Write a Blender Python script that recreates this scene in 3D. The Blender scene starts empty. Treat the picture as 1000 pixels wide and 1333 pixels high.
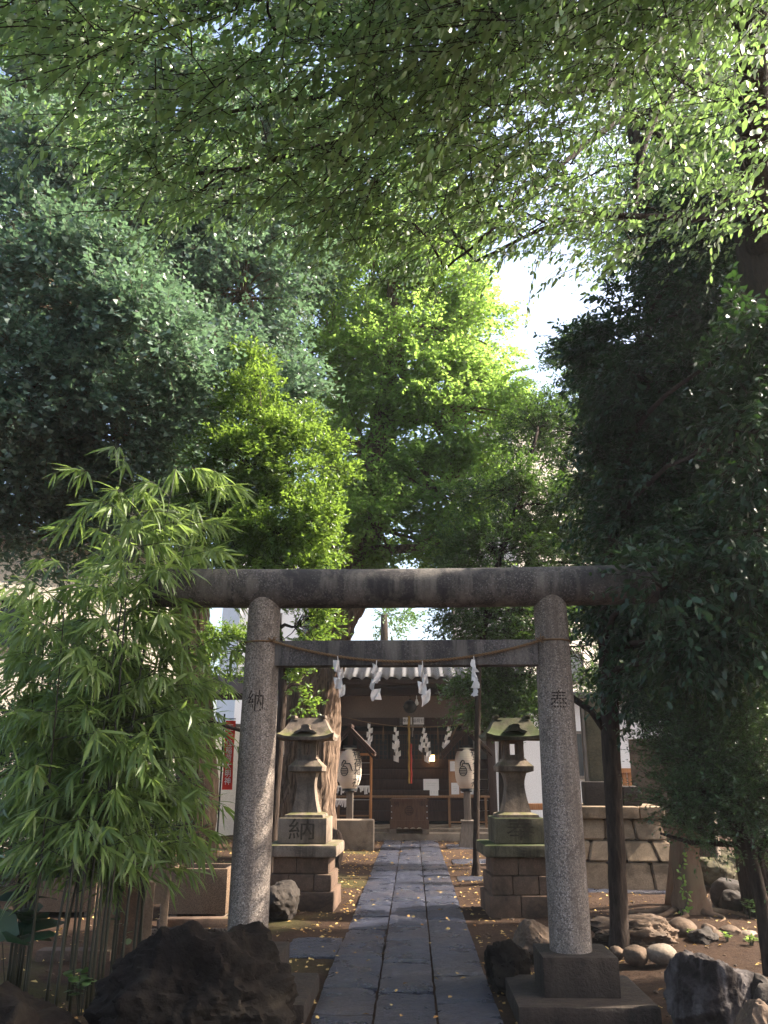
import bpy, bmesh, math, random
import numpy as np
from mathutils import Vector, Matrix, noise
R = math.radians
random.seed(7)
rng = np.random.default_rng(11)
scene = bpy.context.scene
col = scene.collection

# ------------------------------------------------------------------ camera, world, sun, exposure
PITCH, YAW, EYE, F = R(18.0), R(1.94), 1.5, 1038.0
cam_data = bpy.data.cameras.new('camera')
cam = bpy.data.objects.new('camera', cam_data); col.objects.link(cam)
cam.location = (0, 0, EYE)
cam.rotation_euler = (R(90) + PITCH, 0, YAW)
cam_data.sensor_fit = 'VERTICAL'; cam_data.sensor_height = 36; cam_data.sensor_width = 27
cam_data.lens = F / 1333 * 36
cam_data.clip_start = 0.05; cam_data.clip_end = 2000
scene.camera = cam

SUN_AZ, SUN_EL = R(80), R(41)
world = bpy.data.worlds.new('World'); scene.world = world; world.use_nodes = True
wn = world.node_tree.nodes; wl = world.node_tree.links
sky = wn.new('ShaderNodeTexSky'); sky.sky_type = 'NISHITA'; sky.sun_disc = False
sky.sun_elevation = SUN_EL; sky.sun_rotation = SUN_AZ
sky.air_density = 1.0; sky.dust_density = 5.0
bg = wn['Background']; wl.new(sky.outputs[0], bg.inputs[0]); bg.inputs[1].default_value = 0.15
sd = bpy.data.lights.new('sun', 'SUN'); sd.energy = 5.0; sd.angle = R(0.6); sd.color = (1.0, 0.9, 0.76)
sun = bpy.data.objects.new('sun', sd); col.objects.link(sun)
sv = Vector((math.sin(SUN_AZ) * math.cos(SUN_EL), math.cos(SUN_AZ) * math.cos(SUN_EL), math.sin(SUN_EL)))
sun.rotation_euler = (-sv).to_track_quat('-Z', 'Y').to_euler(); sun.location = sv * 60
scene.view_settings.view_transform = 'Standard'; scene.view_settings.look = 'None'
scene.view_settings.exposure = 1.9; scene.view_settings.gamma = 1.0
scene.render.engine = 'CYCLES'
cy = scene.cycles
cy.use_denoising = True; cy.max_bounces = 8; cy.diffuse_bounces = 4; cy.glossy_bounces = 3
cy.transmission_bounces = 5; cy.transparent_max_bounces = 6; cy.caustics_reflective = False; cy.caustics_refractive = False
cy.sample_clamp_indirect = 6

# ------------------------------------------------------------------ picture <-> place helpers
_Fv = Vector((-math.sin(YAW) * math.cos(PITCH), math.cos(YAW) * math.cos(PITCH), math.sin(PITCH)))
_Rv = Vector((math.cos(YAW), math.sin(YAW), 0))
_Uv = _Rv.cross(_Fv)
def ray(px, py): return _Fv + _Rv * ((px - 500) / F) + _Uv * ((666.5 - py) / F)
def P(px, py, Y):
    d = ray(px, py); return Vector((0, 0, EYE)) + d * (Y / d.y)
def G(px, py, z=0.0):
    d = ray(px, py); return Vector((0, 0, EYE)) + d * ((z - EYE) / d.z)
def S(px, py, Y):
    return (P(px, py, Y) - Vector((0, 0, EYE))).dot(_Fv) / F     # metres per photo pixel there

# ------------------------------------------------------------------ materials
def newmat(name):
    m = bpy.data.materials.new(name); m.use_nodes = True
    nt = m.node_tree; b = nt.nodes['Principled BSDF']
    return m, nt.nodes, nt.links, b
def ramp(n, l, src, stops):
    r = n.new('ShaderNodeValToRGB'); e = r.color_ramp.elements
    while len(e) < len(stops): e.new(0.5)
    for k, (p, c) in enumerate(stops):
        e[k].position = p; e[k].color = (*c, 1)
    l.new(src, r.inputs[0]); return r.outputs[0]
def ntex(n, l, scale, detail=6, rough=.6, vec=None, dist=0):
    t = n.new('ShaderNodeTexNoise'); t.inputs['Scale'].default_value = scale
    t.inputs['Detail'].default_value = detail; t.inputs['Roughness'].default_value = rough
    t.inputs['Distortion'].default_value = dist
    if vec is not None: l.new(vec, t.inputs['Vector'])
    return t.outputs[0]
def mixc(n, l, f, a, b, mode='MIX'):
    m = n.new('ShaderNodeMix'); m.data_type = 'RGBA'; m.blend_type = mode
    for sock, v in ((m.inputs[0], f), (m.inputs[6], a), (m.inputs[7], b)):
        if hasattr(v, 'is_output'): l.new(v, sock)
        else: sock.default_value = v if isinstance(v, (int, float)) else (*v, 1)
    return m.outputs[2]
def math_(n, l, op, a, b=0.0):
    m = n.new('ShaderNodeMath'); m.operation = op
    for s, v in ((m.inputs[0], a), (m.inputs[1], b)):
        if hasattr(v, 'is_output'): l.new(v, s)
        else: s.default_value = v
    return m.outputs[0]
def bump(n, l, b, h, strength, dist=0.01, prev=None):
    bp = n.new('ShaderNodeBump'); bp.inputs['Strength'].default_value = strength; bp.inputs['Distance'].default_value = dist
    l.new(h, bp.inputs['Height'])
    if prev is not None: l.new(prev, bp.inputs['Normal'])
    l.new(bp.outputs[0], b.inputs['Normal']); return bp.outputs[0]
def objvec(n, scale=(1, 1, 1), l=None):
    tc = n.new('ShaderNodeTexCoord')
    if scale == (1, 1, 1): return tc.outputs['Object']
    mp = n.new('ShaderNodeMapping'); mp.inputs['Scale'].default_value = scale
    l.new(tc.outputs['Object'], mp.inputs[0]); return mp.outputs[0]

def mat_stone(name, c1, c2, big=3.0, fine=60.0, bumps=(.5, .35), rough=.85, speck=None, moss=None, dirt=None, spec=.3, streak=None):
    m, n, l, b = newmat(name); v = objvec(n)
    a = ntex(n, l, big, 8, .65, v)
    c = ramp(n, l, a, [(.3, c1), (.7, c2)])
    f = ntex(n, l, fine, 4, .7, v)
    if speck:
        vo = n.new('ShaderNodeTexVoronoi'); vo.inputs['Scale'].default_value = speck[0]; l.new(v, vo.inputs['Vector'])
        r = ramp(n, l, vo.outputs['Color'], [(.25, (0, 0, 0)), (.75, (1, 1, 1))])
        c = mixc(n, l, r, c, mixc(n, l, .75, c, speck[1]))
        c = mixc(n, l, ramp(n, l, f, [(.55, (0, 0, 0)), (.62, (1, 1, 1))]), c, speck[2])
    else:
        c = mixc(n, l, .35, c, ramp(n, l, f, [(.3, tuple(x * .45 for x in c1)), (.7, tuple(min(1, x * 1.5) for x in c2))]))
    if dirt:
        dn = ntex(n, l, 1.7, 9, .7, v, .6)
        c = mixc(n, l, ramp(n, l, dn, [(.45, (0, 0, 0)), (.62, (1, 1, 1))]), c, dirt)
    if streak:                                         # rain streaks and soot, running down the stone
        sn = ntex(n, l, 1.0, 7, .65, objvec(n, (9, 9, .9), l), .3)
        c = mixc(n, l, ramp(n, l, sn, [(.46, (0, 0, 0)), (.66, (.8, .8, .8))]), c, streak)
        pn = ntex(n, l, 2.6, 8, .75, v, .8)
        c = mixc(n, l, ramp(n, l, pn, [(.56, (0, 0, 0)), (.62, (.55, .55, .55))]), c, tuple(x * .6 for x in streak))
    if moss:
        g = n.new('ShaderNodeNewGeometry'); sx = n.new('ShaderNodeSeparateXYZ'); l.new(g.outputs['Normal'], sx.inputs[0])
        mn = ntex(n, l, 5, 8, .7, v)
        s = math_(n, l, 'ADD', math_(n, l, 'MULTIPLY', sx.outputs[2], moss[1]), math_(n, l, 'MULTIPLY', mn, 1.6))
        c = mixc(n, l, ramp(n, l, math_(n, l, 'SUBTRACT', s, moss[2]), [(.0, (0, 0, 0)), (.35, (1, 1, 1))]), c, moss[0])
    l.new(c, b.inputs['Base Color']); b.inputs['Roughness'].default_value = rough
    b.inputs['Specular IOR Level'].default_value = spec
    p = bump(n, l, b, a, bumps[0], .03)
    bump(n, l, b, f, bumps[1], .006, p)
    return m

def mat_wood(name, c1, c2, rough=.7, stretch=(14, 14, 1.2), bs=.3):
    m, n, l, b = newmat(name); v = objvec(n, stretch, l)
    a = ntex(n, l, 3, 6, .6, v, .8)
    l.new(ramp(n, l, a, [(.3, c1), (.7, c2)]), b.inputs['Base Color']); b.inputs['Roughness'].default_value = rough
    b.inputs['Specular IOR Level'].default_value = .25
    bump(n, l, b, a, bs, .01); return m

def mat_bark(name, c1, c2, sc=(9, 9, 1.4), bs=.9, bd=.03, patch=None):
    m, n, l, b = newmat(name); v = objvec(n, sc, l)
    a = ntex(n, l, 2.2, 8, .65, v, .5)
    c = ramp(n, l, a, [(.32, c1), (.66, c2)])
    if patch:
        pn = ntex(n, l, 2.5, 6, .6, objvec(n))
        c = mixc(n, l, ramp(n, l, pn, [(.52, (0, 0, 0)), (.6, (1, 1, 1))]), c, patch)
    l.new(c, b.inputs['Base Color']); b.inputs['Roughness'].default_value = .9; b.inputs['Specular IOR Level'].default_value = .15
    bump(n, l, b, a, bs, bd); return m

def mat_leaf(name, dark, light, trans, tf=.35, rough=.42, spec=.5, accent=None):
    m, n, l, b = newmat(name)
    at = n.new('ShaderNodeAttribute'); at.attribute_name = 'tint'
    st = [(0, dark), (.8, light)] + ([(.97, light), (1.0, accent)] if accent else [])
    c = ramp(n, l, at.outputs['Fac'], st)
    l.new(c, b.inputs['Base Color']); b.inputs['Roughness'].default_value = rough
    b.inputs['Specular IOR Level'].default_value = spec
    t = n.new('ShaderNodeBsdfTranslucent')
    l.new(mixc(n, l, .35, trans, c), t.inputs['Color'])
    mx = n.new('ShaderNodeMixShader'); mx.inputs[0].default_value = tf
    l.new(b.outputs[0], mx.inputs[1]); l.new(t.outputs[0], mx.inputs[2])
    l.new(mx.outputs[0], n['Material Output'].inputs['Surface'])
    return m

def mat_plain(name, c, rough=.6, spec=.3, metal=0, vary=.15, sc=12, emis=None):
    m, n, l, b = newmat(name)
    a = ntex(n, l, sc, 5, .6, objvec(n))
    l.new(ramp(n, l, a, [(.3, tuple(x * (1 - vary) for x in c)), (.7, tuple(min(1, x * (1 + vary)) for x in c))]), b.inputs['Base Color'])
    b.inputs['Roughness'].default_value = rough; b.inputs['Specular IOR Level'].default_value = spec; b.inputs['Metallic'].default_value = metal
    if emis: b.inputs['Emission Color'].default_value = (*emis[0], 1); b.inputs['Emission Strength'].default_value = emis[1]
    return m

M = {}
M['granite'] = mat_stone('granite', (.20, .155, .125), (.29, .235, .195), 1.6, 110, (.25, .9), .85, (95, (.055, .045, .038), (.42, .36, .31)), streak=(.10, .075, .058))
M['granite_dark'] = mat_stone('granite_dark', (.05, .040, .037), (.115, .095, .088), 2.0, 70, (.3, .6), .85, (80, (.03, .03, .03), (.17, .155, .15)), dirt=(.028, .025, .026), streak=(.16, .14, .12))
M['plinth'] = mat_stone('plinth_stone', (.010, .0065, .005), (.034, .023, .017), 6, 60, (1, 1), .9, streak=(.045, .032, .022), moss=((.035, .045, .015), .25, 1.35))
M['lantern'] = mat_stone('lantern_stone', (.15, .11, .08), (.25, .19, .145), 5, 90, (.4, .5), .9, moss=((.095, .09, .03), .6, 1.2), dirt=(.08, .06, .045), streak=(.06, .045, .034))
M['lantern_green'] = mat_stone('mossy_lantern_stone', (.09, .075, .045), (.15, .125, .08), 5, 90, (.4, .5), .9, moss=((.035, .045, .010), .6, 1.0), dirt=(.04, .036, .02), streak=(.03, .024, .014))
M['base_stone'] = mat_stone('base_stone', (.075, .045, .03), (.15, .095, .065), 4, 70, (.5, .6), .9, moss=((.07, .075, .018), .5, 1.4), dirt=(.045, .03, .02))
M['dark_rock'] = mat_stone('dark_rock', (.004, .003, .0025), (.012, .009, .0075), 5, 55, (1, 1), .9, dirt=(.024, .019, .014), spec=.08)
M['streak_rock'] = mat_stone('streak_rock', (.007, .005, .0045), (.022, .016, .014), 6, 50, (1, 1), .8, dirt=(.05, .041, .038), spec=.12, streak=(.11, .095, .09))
M['brown_rock'] = mat_stone('brown_rock', (.06, .038, .024), (.14, .092, .06), 4, 40, (.8, .8), .9, dirt=(.05, .035, .025))
M['grey_rock'] = mat_stone('grey_rock', (.014, .010, .008), (.045, .034, .026), 4, 40, (.8, .8), .85, moss=((.06, .07, .02), .4, 1.4))
M['mossy_rock'] = mat_stone('mossy_rock', (.05, .042, .022), (.12, .10, .06), 4, 35, (1, .9), .95, moss=((.055, .06, .014), .5, 1.2))
M['monument'] = mat_stone('monument_stone', (.15, .105, .066), (.27, .195, .125), 3, 60, (.6, .7), .9, moss=((.10, .09, .025), .4, 1.35), dirt=(.09, .065, .04))
M['aggregate'] = mat_stone('aggregate', (.11, .065, .038), (.18, .115, .07), 3, 200, (.2, .8), .9, (110, (.06, .035, .02), (.36, .27, .19)))
M['post_stone'] = mat_stone('post_stone', (.13, .085, .055), (.24, .165, .11), 5, 90, (.4, .5), .9, dirt=(.08, .055, .035))
M['concrete'] = mat_stone('concrete', (.15, .115, .085), (.24, .19, .145), 2, 60, (.2, .3), .9, dirt=(.10, .075, .055))
M['plaster'] = mat_stone('plaster', (.66, .56, .46), (.76, .66, .55), .8, 40, (.05, .15), .9)
M['plaster_white'] = mat_stone('white_plaster', (.72, .66, .60), (.8, .75, .69), .8, 40, (.05, .15), .9)
M['shrine_plaster'] = mat_stone('shrine_plaster', (.13, .09, .07), (.18, .13, .10), 1.2, 40, (.05, .15), .9)
M['wood_dark'] = mat_wood('dark_wood', (.020, .010, .007), (.05, .026, .018))
M['wood_brown'] = mat_wood('brown_wood', (.05, .024, .015), (.10, .052, .032))
M['wood_orange'] = mat_wood('orange_wood', (.24, .10, .035), (.4, .18, .07))
M['wood_rail'] = mat_wood('rail_wood', (.12, .06, .028), (.2, .105, .05))
M['wood_grey'] = mat_wood('grey_wood', (.10, .08, .065), (.2, .165, .135))
M['void'] = mat_plain('dark_interior', (.012, .010, .010), .9, .1)
M['glass_dark'] = mat_plain('dark_glass', (.02, .025, .03), .12, .6)
M['tile'] = mat_stone('roof_tile', (.15, .15, .165), (.27, .265, .275), 5, 60, (.1, .2), .45, spec=.6)
M['tile_dark'] = mat_stone('dark_roof_tile', (.06, .055, .055), (.12, .11, .11), 5, 60, (.1, .2), .6)
M['paper'] = mat_plain('white_paper', (.66, .61, .57), .8, .2, vary=.04)
M['paper_lantern'] = mat_plain('lantern_paper', (.6, .5, .4), .7, .2, vary=.05)
M['ink'] = mat_plain('black_ink', (.03, .03, .035), .7, .2)
M['carve'] = mat_plain('carved_shadow_stone', (.03, .022, .018), .95, .1)
M['carve_soft'] = mat_plain('worn_carving', (.062, .048, .034), .95, .1, vary=.35, sc=30)
M['rope'] = mat_wood('straw_rope', (.11, .06, .03), (.22, .135, .07), .9, (60, 60, 60), .8)
M['red'] = mat_plain('red_cloth', (.62, .05, .035), .8, .2)
M['red_cord'] = mat_plain('red_cord', (.28, .03, .02), .8, .2)
M['white_cloth'] = mat_plain('white_cloth', (.8, .78, .75), .8, .2, vary=.03)
M['gold'] = mat_plain('yellow_cord', (.28, .17, .04), .7, .2)
M['iron'] = mat_plain('black_iron', (.02, .02, .02), .5, .4, .5)
M['steel'] = mat_plain('steel', (.35, .35, .35), .4, .4, .8)
M['glow'] = mat_plain('lit_lamp', (.9, .6, .25), .6, .2, emis=((1, .62, .22), 3.5))
M['bulb'] = mat_plain('white_glass_bulb', (.8, .8, .78), .25, .5)
M['cork'] = mat_plain('cork_board', (.32, .17, .09), .9, .1, sc=60)
M['bark_ginkgo'] = mat_bark('fissured_bark', (.030, .018, .012), (.28, .19, .135), (11, 11, .9), 1.0, .06)
M['bark_rough'] = mat_bark('rough_bark', (.05, .032, .022), (.24, .165, .11), (9, 9, 1.4), 1.0, .04)
M['bark_dark'] = mat_bark('dark_bark', (.016, .011, .009), (.06, .042, .032), (14, 14, 2.5))
M['bark_smooth'] = mat_bark('smooth_bark', (.10, .058, .034), (.19, .12, .075), (6, 6, 1.5), .5, .015, (.14, .10, .06))
M['culm'] = mat_plain('bamboo_culm', (.022, .02, .009), .5, .4, vary=.4, sc=6)
M['soil'] = mat_stone('planter_soil', (.03, .022, .015), (.07, .05, .035), 8, 60, (.8, .8), 1)
# leaves
M['leaf_zelkova'] = mat_leaf('zelkova_leaf', (.075, .135, .055), (.22, .32, .14), (.28, .46, .10), .48, .38, .8, (.36, .34, .22))
M['leaf_ginkgo'] = mat_leaf('ginkgo_leaf', (.042, .082, .058), (.18, .25, .19), (.16, .30, .12), .36, .33, .8, (.3, .32, .18))  # bluish grey of reflected sky and veil is painted into the leaf colour
M['leaf_bright'] = mat_leaf('bright_ginkgo_leaf', (.055, .11, .025), (.14, .23, .07), (.45, .68, .12), .6, .45, .4)
M['leaf_camellia'] = mat_leaf('camellia_leaf', (.007, .024, .010), (.024, .060, .028), (.10, .24, .03), .14, .36, .4)
M['leaf_osmanthus'] = mat_leaf('osmanthus_leaf', (.03, .07, .018), (.10, .17, .04), (.34, .52, .06), .42, .35, .5)
M['leaf_mid'] = mat_leaf('mid_green_leaf', (.022, .05, .018), (.065, .11, .04), (.18, .34, .04), .35, .38, .5)
M['leaf_small'] = mat_leaf('small_shrub_leaf', (.025, .05, .022), (.07, .12, .05), (.14, .26, .04), .28, .33, .55)
M['leaf_bamboo'] = mat_leaf('bamboo_leaf', (.06, .105, .03), (.17, .24, .07), (.34, .48, .10), .48, .42, .5, (.35, .28, .10))
M['leaf_fallen'] = mat_leaf('fallen_leaf', (.28, .13, .04), (.62, .44, .16), (.5, .3, .1), .15, .8, .2)
M['leaf_weed'] = mat_leaf('weed_leaf', (.10, .17, .03), (.2, .3, .06), (.4, .6, .08), .4, .5, .3)

# ------------------------------------------------------------------ mesh building
class MB:
    def __init__(s): s.v = []; s.f = []
    def add(s, verts, faces, T=None):
        b = len(s.v)
        s.v += [tuple(T @ Vector(v)) if T is not None else tuple(v) for v in verts]
        s.f += [tuple(b + i for i in f) for f in faces]; return s
    def box(s, c, d, T=None, rz=0, rx=0, ry=0, bev=0):
        bm = bmesh.new(); bmesh.ops.create_cube(bm, size=1)
        for v in bm.verts: v.co = Vector((v.co.x * d[0], v.co.y * d[1], v.co.z * d[2]))
        if bev: bmesh.ops.bevel(bm, geom=bm.edges[:], offset=min(bev, min(d) * .35), segments=2, affect='EDGES', profile=.6)
        X = Matrix.Translation(c) @ Matrix.Rotation(rz, 4, 'Z') @ Matrix.Rotation(ry, 4, 'Y') @ Matrix.Rotation(rx, 4, 'X')
        if T is not None: X = T @ X
        bm.verts.index_update()
        s.add([v.co.copy() for v in bm.verts], [[v.index for v in f.verts] for f in bm.faces], X); bm.free(); return s
    def tube(s, pts, rad, seg=10, cap=True, T=None, wob=0, ridge=0):
        pts = [Vector(p) for p in pts]; n = len(pts)
        if isinstance(rad, (int, float)): rad = [rad] * n
        base = len(s.v); prev = None; vs = []
        for i, p in enumerate(pts):
            t = (pts[min(i + 1, n - 1)] - pts[max(i - 1, 0)]).normalized()
            if prev is None: a = t.orthogonal().normalized()
            else: a = (prev - t * prev.dot(t)).normalized()
            prev = a; bb = t.cross(a)
            for k in range(seg):
                an = 2 * math.pi * k / seg
                q = a * math.cos(an) + bb * math.sin(an)
                r = rad[i]
                if wob: r *= 1 + wob * noise.noise(Vector((q.x * 1.5, q.y * 1.5, i * .35 + p.x))) + wob * .6 * math.sin(an * 5 + p.y)
                if ridge: r *= 1 + ridge * (abs(noise.noise(Vector((q.x * 5.5, q.y * 5.5, i * .10)))) * 2.4 - .6) + ridge * .5 * noise.noise(Vector((q.x * 14, q.y * 14, i * .22)))
                vs.append(p + q * r)
        fs = []
        for i in range(n - 1):
            for k in range(seg):
                fs.append((i * seg + k, i * seg + (k + 1) % seg, (i + 1) * seg + (k + 1) % seg, (i + 1) * seg + k))
        if cap:
            fs.append(tuple(range(seg - 1, -1, -1))); fs.append(tuple((n - 1) * seg + k for k in range(seg)))
        return s.add(vs, fs, T)
    def loft4(s, prof, T=None):                       # square sections: (z, half width x, half width y, cx, cy)
        vs = []; fs = []
        for p in prof:
            z, a, b = p[:3]; cx, cyy = (p[3], p[4]) if len(p) > 3 else (0, 0)
            vs += [(cx - a, cyy - b, z), (cx + a, cyy - b, z), (cx + a, cyy + b, z), (cx - a, cyy + b, z)]
        for i in range(len(prof) - 1):
            for k in range(4): fs.append((i * 4 + k, i * 4 + (k + 1) % 4, i * 4 + 4 + (k + 1) % 4, i * 4 + 4 + k))
        fs.append((3, 2, 1, 0)); j = 4 * (len(prof) - 1); fs.append((j, j + 1, j + 2, j + 3))
        return s.add(vs, fs, T)
    def lathe(s, prof, seg=24, T=None):
        vs = []; fs = []
        for r, z in prof:
            for k in range(seg):
                a = 2 * math.pi * k / seg; vs.append((r * math.cos(a), r * math.sin(a), z))
        for i in range(len(prof) - 1):
            for k in range(seg): fs.append((i * seg + k, i * seg + (k + 1) % seg, (i + 1) * seg + (k + 1) % seg, (i + 1) * seg + k))
        fs.append(tuple(range(seg - 1, -1, -1))); j = seg * (len(prof) - 1); fs.append(tuple(j + k for k in range(seg)))
        return s.add(vs, fs, T)
    def prism(s, poly, y0, y1, T=None):               # polygon in x,z extruded along y
        n = len(poly); vs = [(x, y0, z) for x, z in poly] + [(x, y1, z) for x, z in poly]
        fs = [tuple(range(n)), tuple(range(2 * n - 1, n - 1, -1))] + [(i, i + n, (i + 1) % n + n, (i + 1) % n) for i in range(n)]
        return s.add(vs, fs, T)
    def mesh(s, name, mat, smooth=False):
        me = bpy.data.meshes.new(name); me.from_pydata(s.v, [], s.f); me.update()
        bm = bmesh.new(); bm.from_mesh(me); bmesh.ops.recalc_face_normals(bm, faces=bm.faces); bm.to_mesh(me); bm.free()
        if smooth:
            me.polygons.foreach_set('use_smooth', [True] * len(me.polygons))
            if smooth != 'all': me.set_sharp_from_angle(angle=R(smooth if isinstance(smooth, (int, float)) and smooth is not True else 40))
        me.materials.append(mat); return me
    def build(s, name, mat, parent=None, smooth=False):
        return link(name, s.mesh(name, mat if not isinstance(mat, str) else M[mat], smooth), parent)

def link(name, me, parent=None):
    o = bpy.data.objects.new(name, me); col.objects.link(o)
    if parent is not None: o.parent = parent
    return o
def tag(o, label=None, cat=None, group=None, kind=None):
    for k, v in (('label', label), ('category', cat), ('group', group), ('kind', kind)):
        if v: o[k] = v
    return o
def thing(name, label, cat, loc=(0, 0, 0), rz=0, group=None):
    o = bpy.data.objects.new(name, None); col.objects.link(o); o.location = loc; o.rotation_euler = (0, 0, rz)
    o.empty_display_size = .1
    return tag(o, label, cat, group)
def wparent(o, root):                                 # child whose mesh is in world coordinates
    o.parent = root
    o.matrix_parent_inverse = (Matrix.Translation(root.location) @ root.rotation_euler.to_matrix().to_4x4()).inverted()
    return o
def copy_tree(o, parent=None):
    c = o.copy(); col.objects.link(c)
    if parent is not None: c.parent = parent
    for ch in o.children: copy_tree(ch, c)
    return c
def structure(o): o['kind'] = 'structure'; return o

def text_flat(txt, size, spacing=1.0, subdiv=0):
    cu = bpy.data.curves.new('lettering', 'FONT'); cu.body = txt; cu.size = size; cu.align_x = 'CENTER'; cu.align_y = 'CENTER'
    cu.space_line = spacing; cu.resolution_u = 3
    ob = bpy.data.objects.new('lettering', cu); col.objects.link(ob)
    dg = bpy.context.evaluated_depsgraph_get(); dg.update()
    me = bpy.data.meshes.new_from_object(ob.evaluated_get(dg))
    bpy.data.objects.remove(ob)
    bm = bmesh.new(); bm.from_mesh(me); bmesh.ops.triangulate(bm, faces=bm.faces[:])
    for _ in range(subdiv):
        es = [e for e in bm.edges if e.calc_length() > size * .12]
        if es: bmesh.ops.subdivide_edges(bm, edges=es, cuts=1, use_grid_fill=True)
        bmesh.ops.triangulate(bm, faces=bm.faces[:])
    bm.verts.index_update()
    vs = [v.co.copy() for v in bm.verts]; fs = [[v.index for v in f.verts] for f in bm.faces]
    bm.free(); bpy.data.meshes.remove(me)
    return vs, fs
def text_wrap(mb, txt, size, rfun, z0, ang=0, off=.003, spacing=1.0, sx=1.0):   # on a surface of revolution facing -Y
    vs, fs = text_flat(txt, size, spacing, 3)
    out = []
    for v in vs:
        z = z0 + v.y; r = rfun(z) + off; a = v.x * sx / r + ang
        out.append((r * math.sin(a), -r * math.cos(a), z))
    mb.add(out, fs)
def text_plane(mb, txt, size, T, spacing=1.0):       # in the x,z plane facing -Y
    vs, fs = text_flat(txt, size, spacing, 0)
    mb.add([(v.x, 0, v.y) for v in vs], fs, T)

def rock_mesh(name, mat, rad, seed, facets=14, rough=.06, level=4, flat=.0):
    bm = bmesh.new(); bmesh.ops.create_icosphere(bm, subdivisions=level, radius=1)
    rr = random.Random(seed)
    planes = []
    for _ in range(facets):
        v = Vector((rr.gauss(0, 1), rr.gauss(0, 1), rr.gauss(0, 1))).normalized(); planes.append((v, rr.uniform(.72, 1.0)))
    off = Vector((seed * 3.1, seed * 1.7, seed * .9))
    for v in bm.verts:
        d = v.co.normalized(); r = 1.15
        if facets:
            for nn, dd in planes:
                q = d.dot(nn)
                if q > .2: r = min(r, dd / q)
        r *= 1 + rough * 2.2 * noise.noise(d * 1.6 + off) + rough * noise.fractal(d * 5 + off, 1, 2, 4) + rough * .5 * abs(noise.noise(d * 11 + off))
        v.co = Vector((d.x * rad[0] * r, d.y * rad[1] * r, d.z * rad[2] * r))
    me = bpy.data.meshes.new(name); bm.to_mesh(me); bm.free()
    me.polygons.foreach_set('use_smooth', [True] * len(me.polygons))
    me.set_sharp_from_angle(angle=R(38)); me.materials.append(M[mat]); return me
def rock(name, label, loc, rad, mat, seed, rz=0, rx=0, facets=14, rough=.06, group=None, cat='rock', level=4):
    o = link(name, rock_mesh(name, mat, rad, seed, facets, rough, level)); o.location = loc; o.rotation_euler = (rx, 0, rz)
    return tag(o, label, cat, group)

# ------------------------------------------------------------------ leaves (numpy)
def nrmz(a): return a / np.maximum(np.linalg.norm(a, axis=1, keepdims=True), 1e-9)
PAT = {  # per-leaf vertices (along, across, lift) and faces
    'fold': ([(0, 0, 0), (.42, .5, .10), (1, 0, -.06), (.42, -.5, .10), (.45, 0, 0)], [(0, 1, 4), (1, 2, 4), (0, 4, 3), (3, 4, 2)]),
    'flat': ([(0, 0, 0), (.45, .5, .05), (1, 0, -.05), (.45, -.5, .05)], [(0, 1, 2), (0, 2, 3)]),
    'fan': ([(0, 0, 0), (.85, .55, .06), (.88, 0, -.04), (.85, -.55, .06)], [(0, 1, 2), (0, 2, 3)]),
    'lance': ([(0, 0, 0), (.25, .5, 0), (.25, -.5, 0), (.65, .38, -.06), (.65, -.38, -.06), (1, 0, -.2)], [(0, 1, 2), (1, 3, 4, 2), (3, 5, 4)]),
    'oval': ([(0, 0, 0), (.3, .46, .05), (.3, -.46, .05), (.7, .4, .0), (.7, -.4, .0), (1, 0, -.09)], [(0, 1, 2), (1, 3, 4, 2), (3, 5, 4)]),
}
def leaf_object(name, mat, kind, pos, dr, nr, ln, wd, tint, parent=None):
    N = len(pos); pv, pf = PAT[kind]; pv = np.array(pv); k = len(pv)
    dr = nrmz(dr); W = nrmz(np.cross(dr, nr)); U = nrmz(np.cross(W, dr))
    V = (pos[:, None, :] + dr[:, None, :] * (pv[None, :, 0:1] * ln[:, None, None]) + W[:, None, :] * (pv[None, :, 1:2] * wd[:, None, None])
         + U[:, None, :] * (pv[None, :, 2:3] * ln[:, None, None])).reshape(-1, 3)
    flat = np.array([i for f in pf for i in f]); tot = np.array([len(f) for f in pf])
    LI = (flat[None, :] + (np.arange(N) * k)[:, None]).reshape(-1)
    LT = np.tile(tot, N); LS = np.concatenate([[0], np.cumsum(LT)[:-1]])
    me = bpy.data.meshes.new(name)
    me.vertices.add(N * k); me.loops.add(len(LI)); me.polygons.add(len(LT))
    me.vertices.foreach_set('co', V.astype(np.float32).ravel())
    me.loops.foreach_set('vertex_index', LI.astype(np.int32))
    me.polygons.foreach_set('loop_start', LS.astype(np.int32))
    me.polygons.foreach_set('loop_total', LT.astype(np.int32))
    at = me.attributes.new('tint', 'FLOAT', 'POINT'); at.data.foreach_set('value', np.repeat(tint, k).astype(np.float32))
    me.update(calc_edges=True)
    me.materials.append(M[mat])
    return link(name, me, parent)

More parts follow.
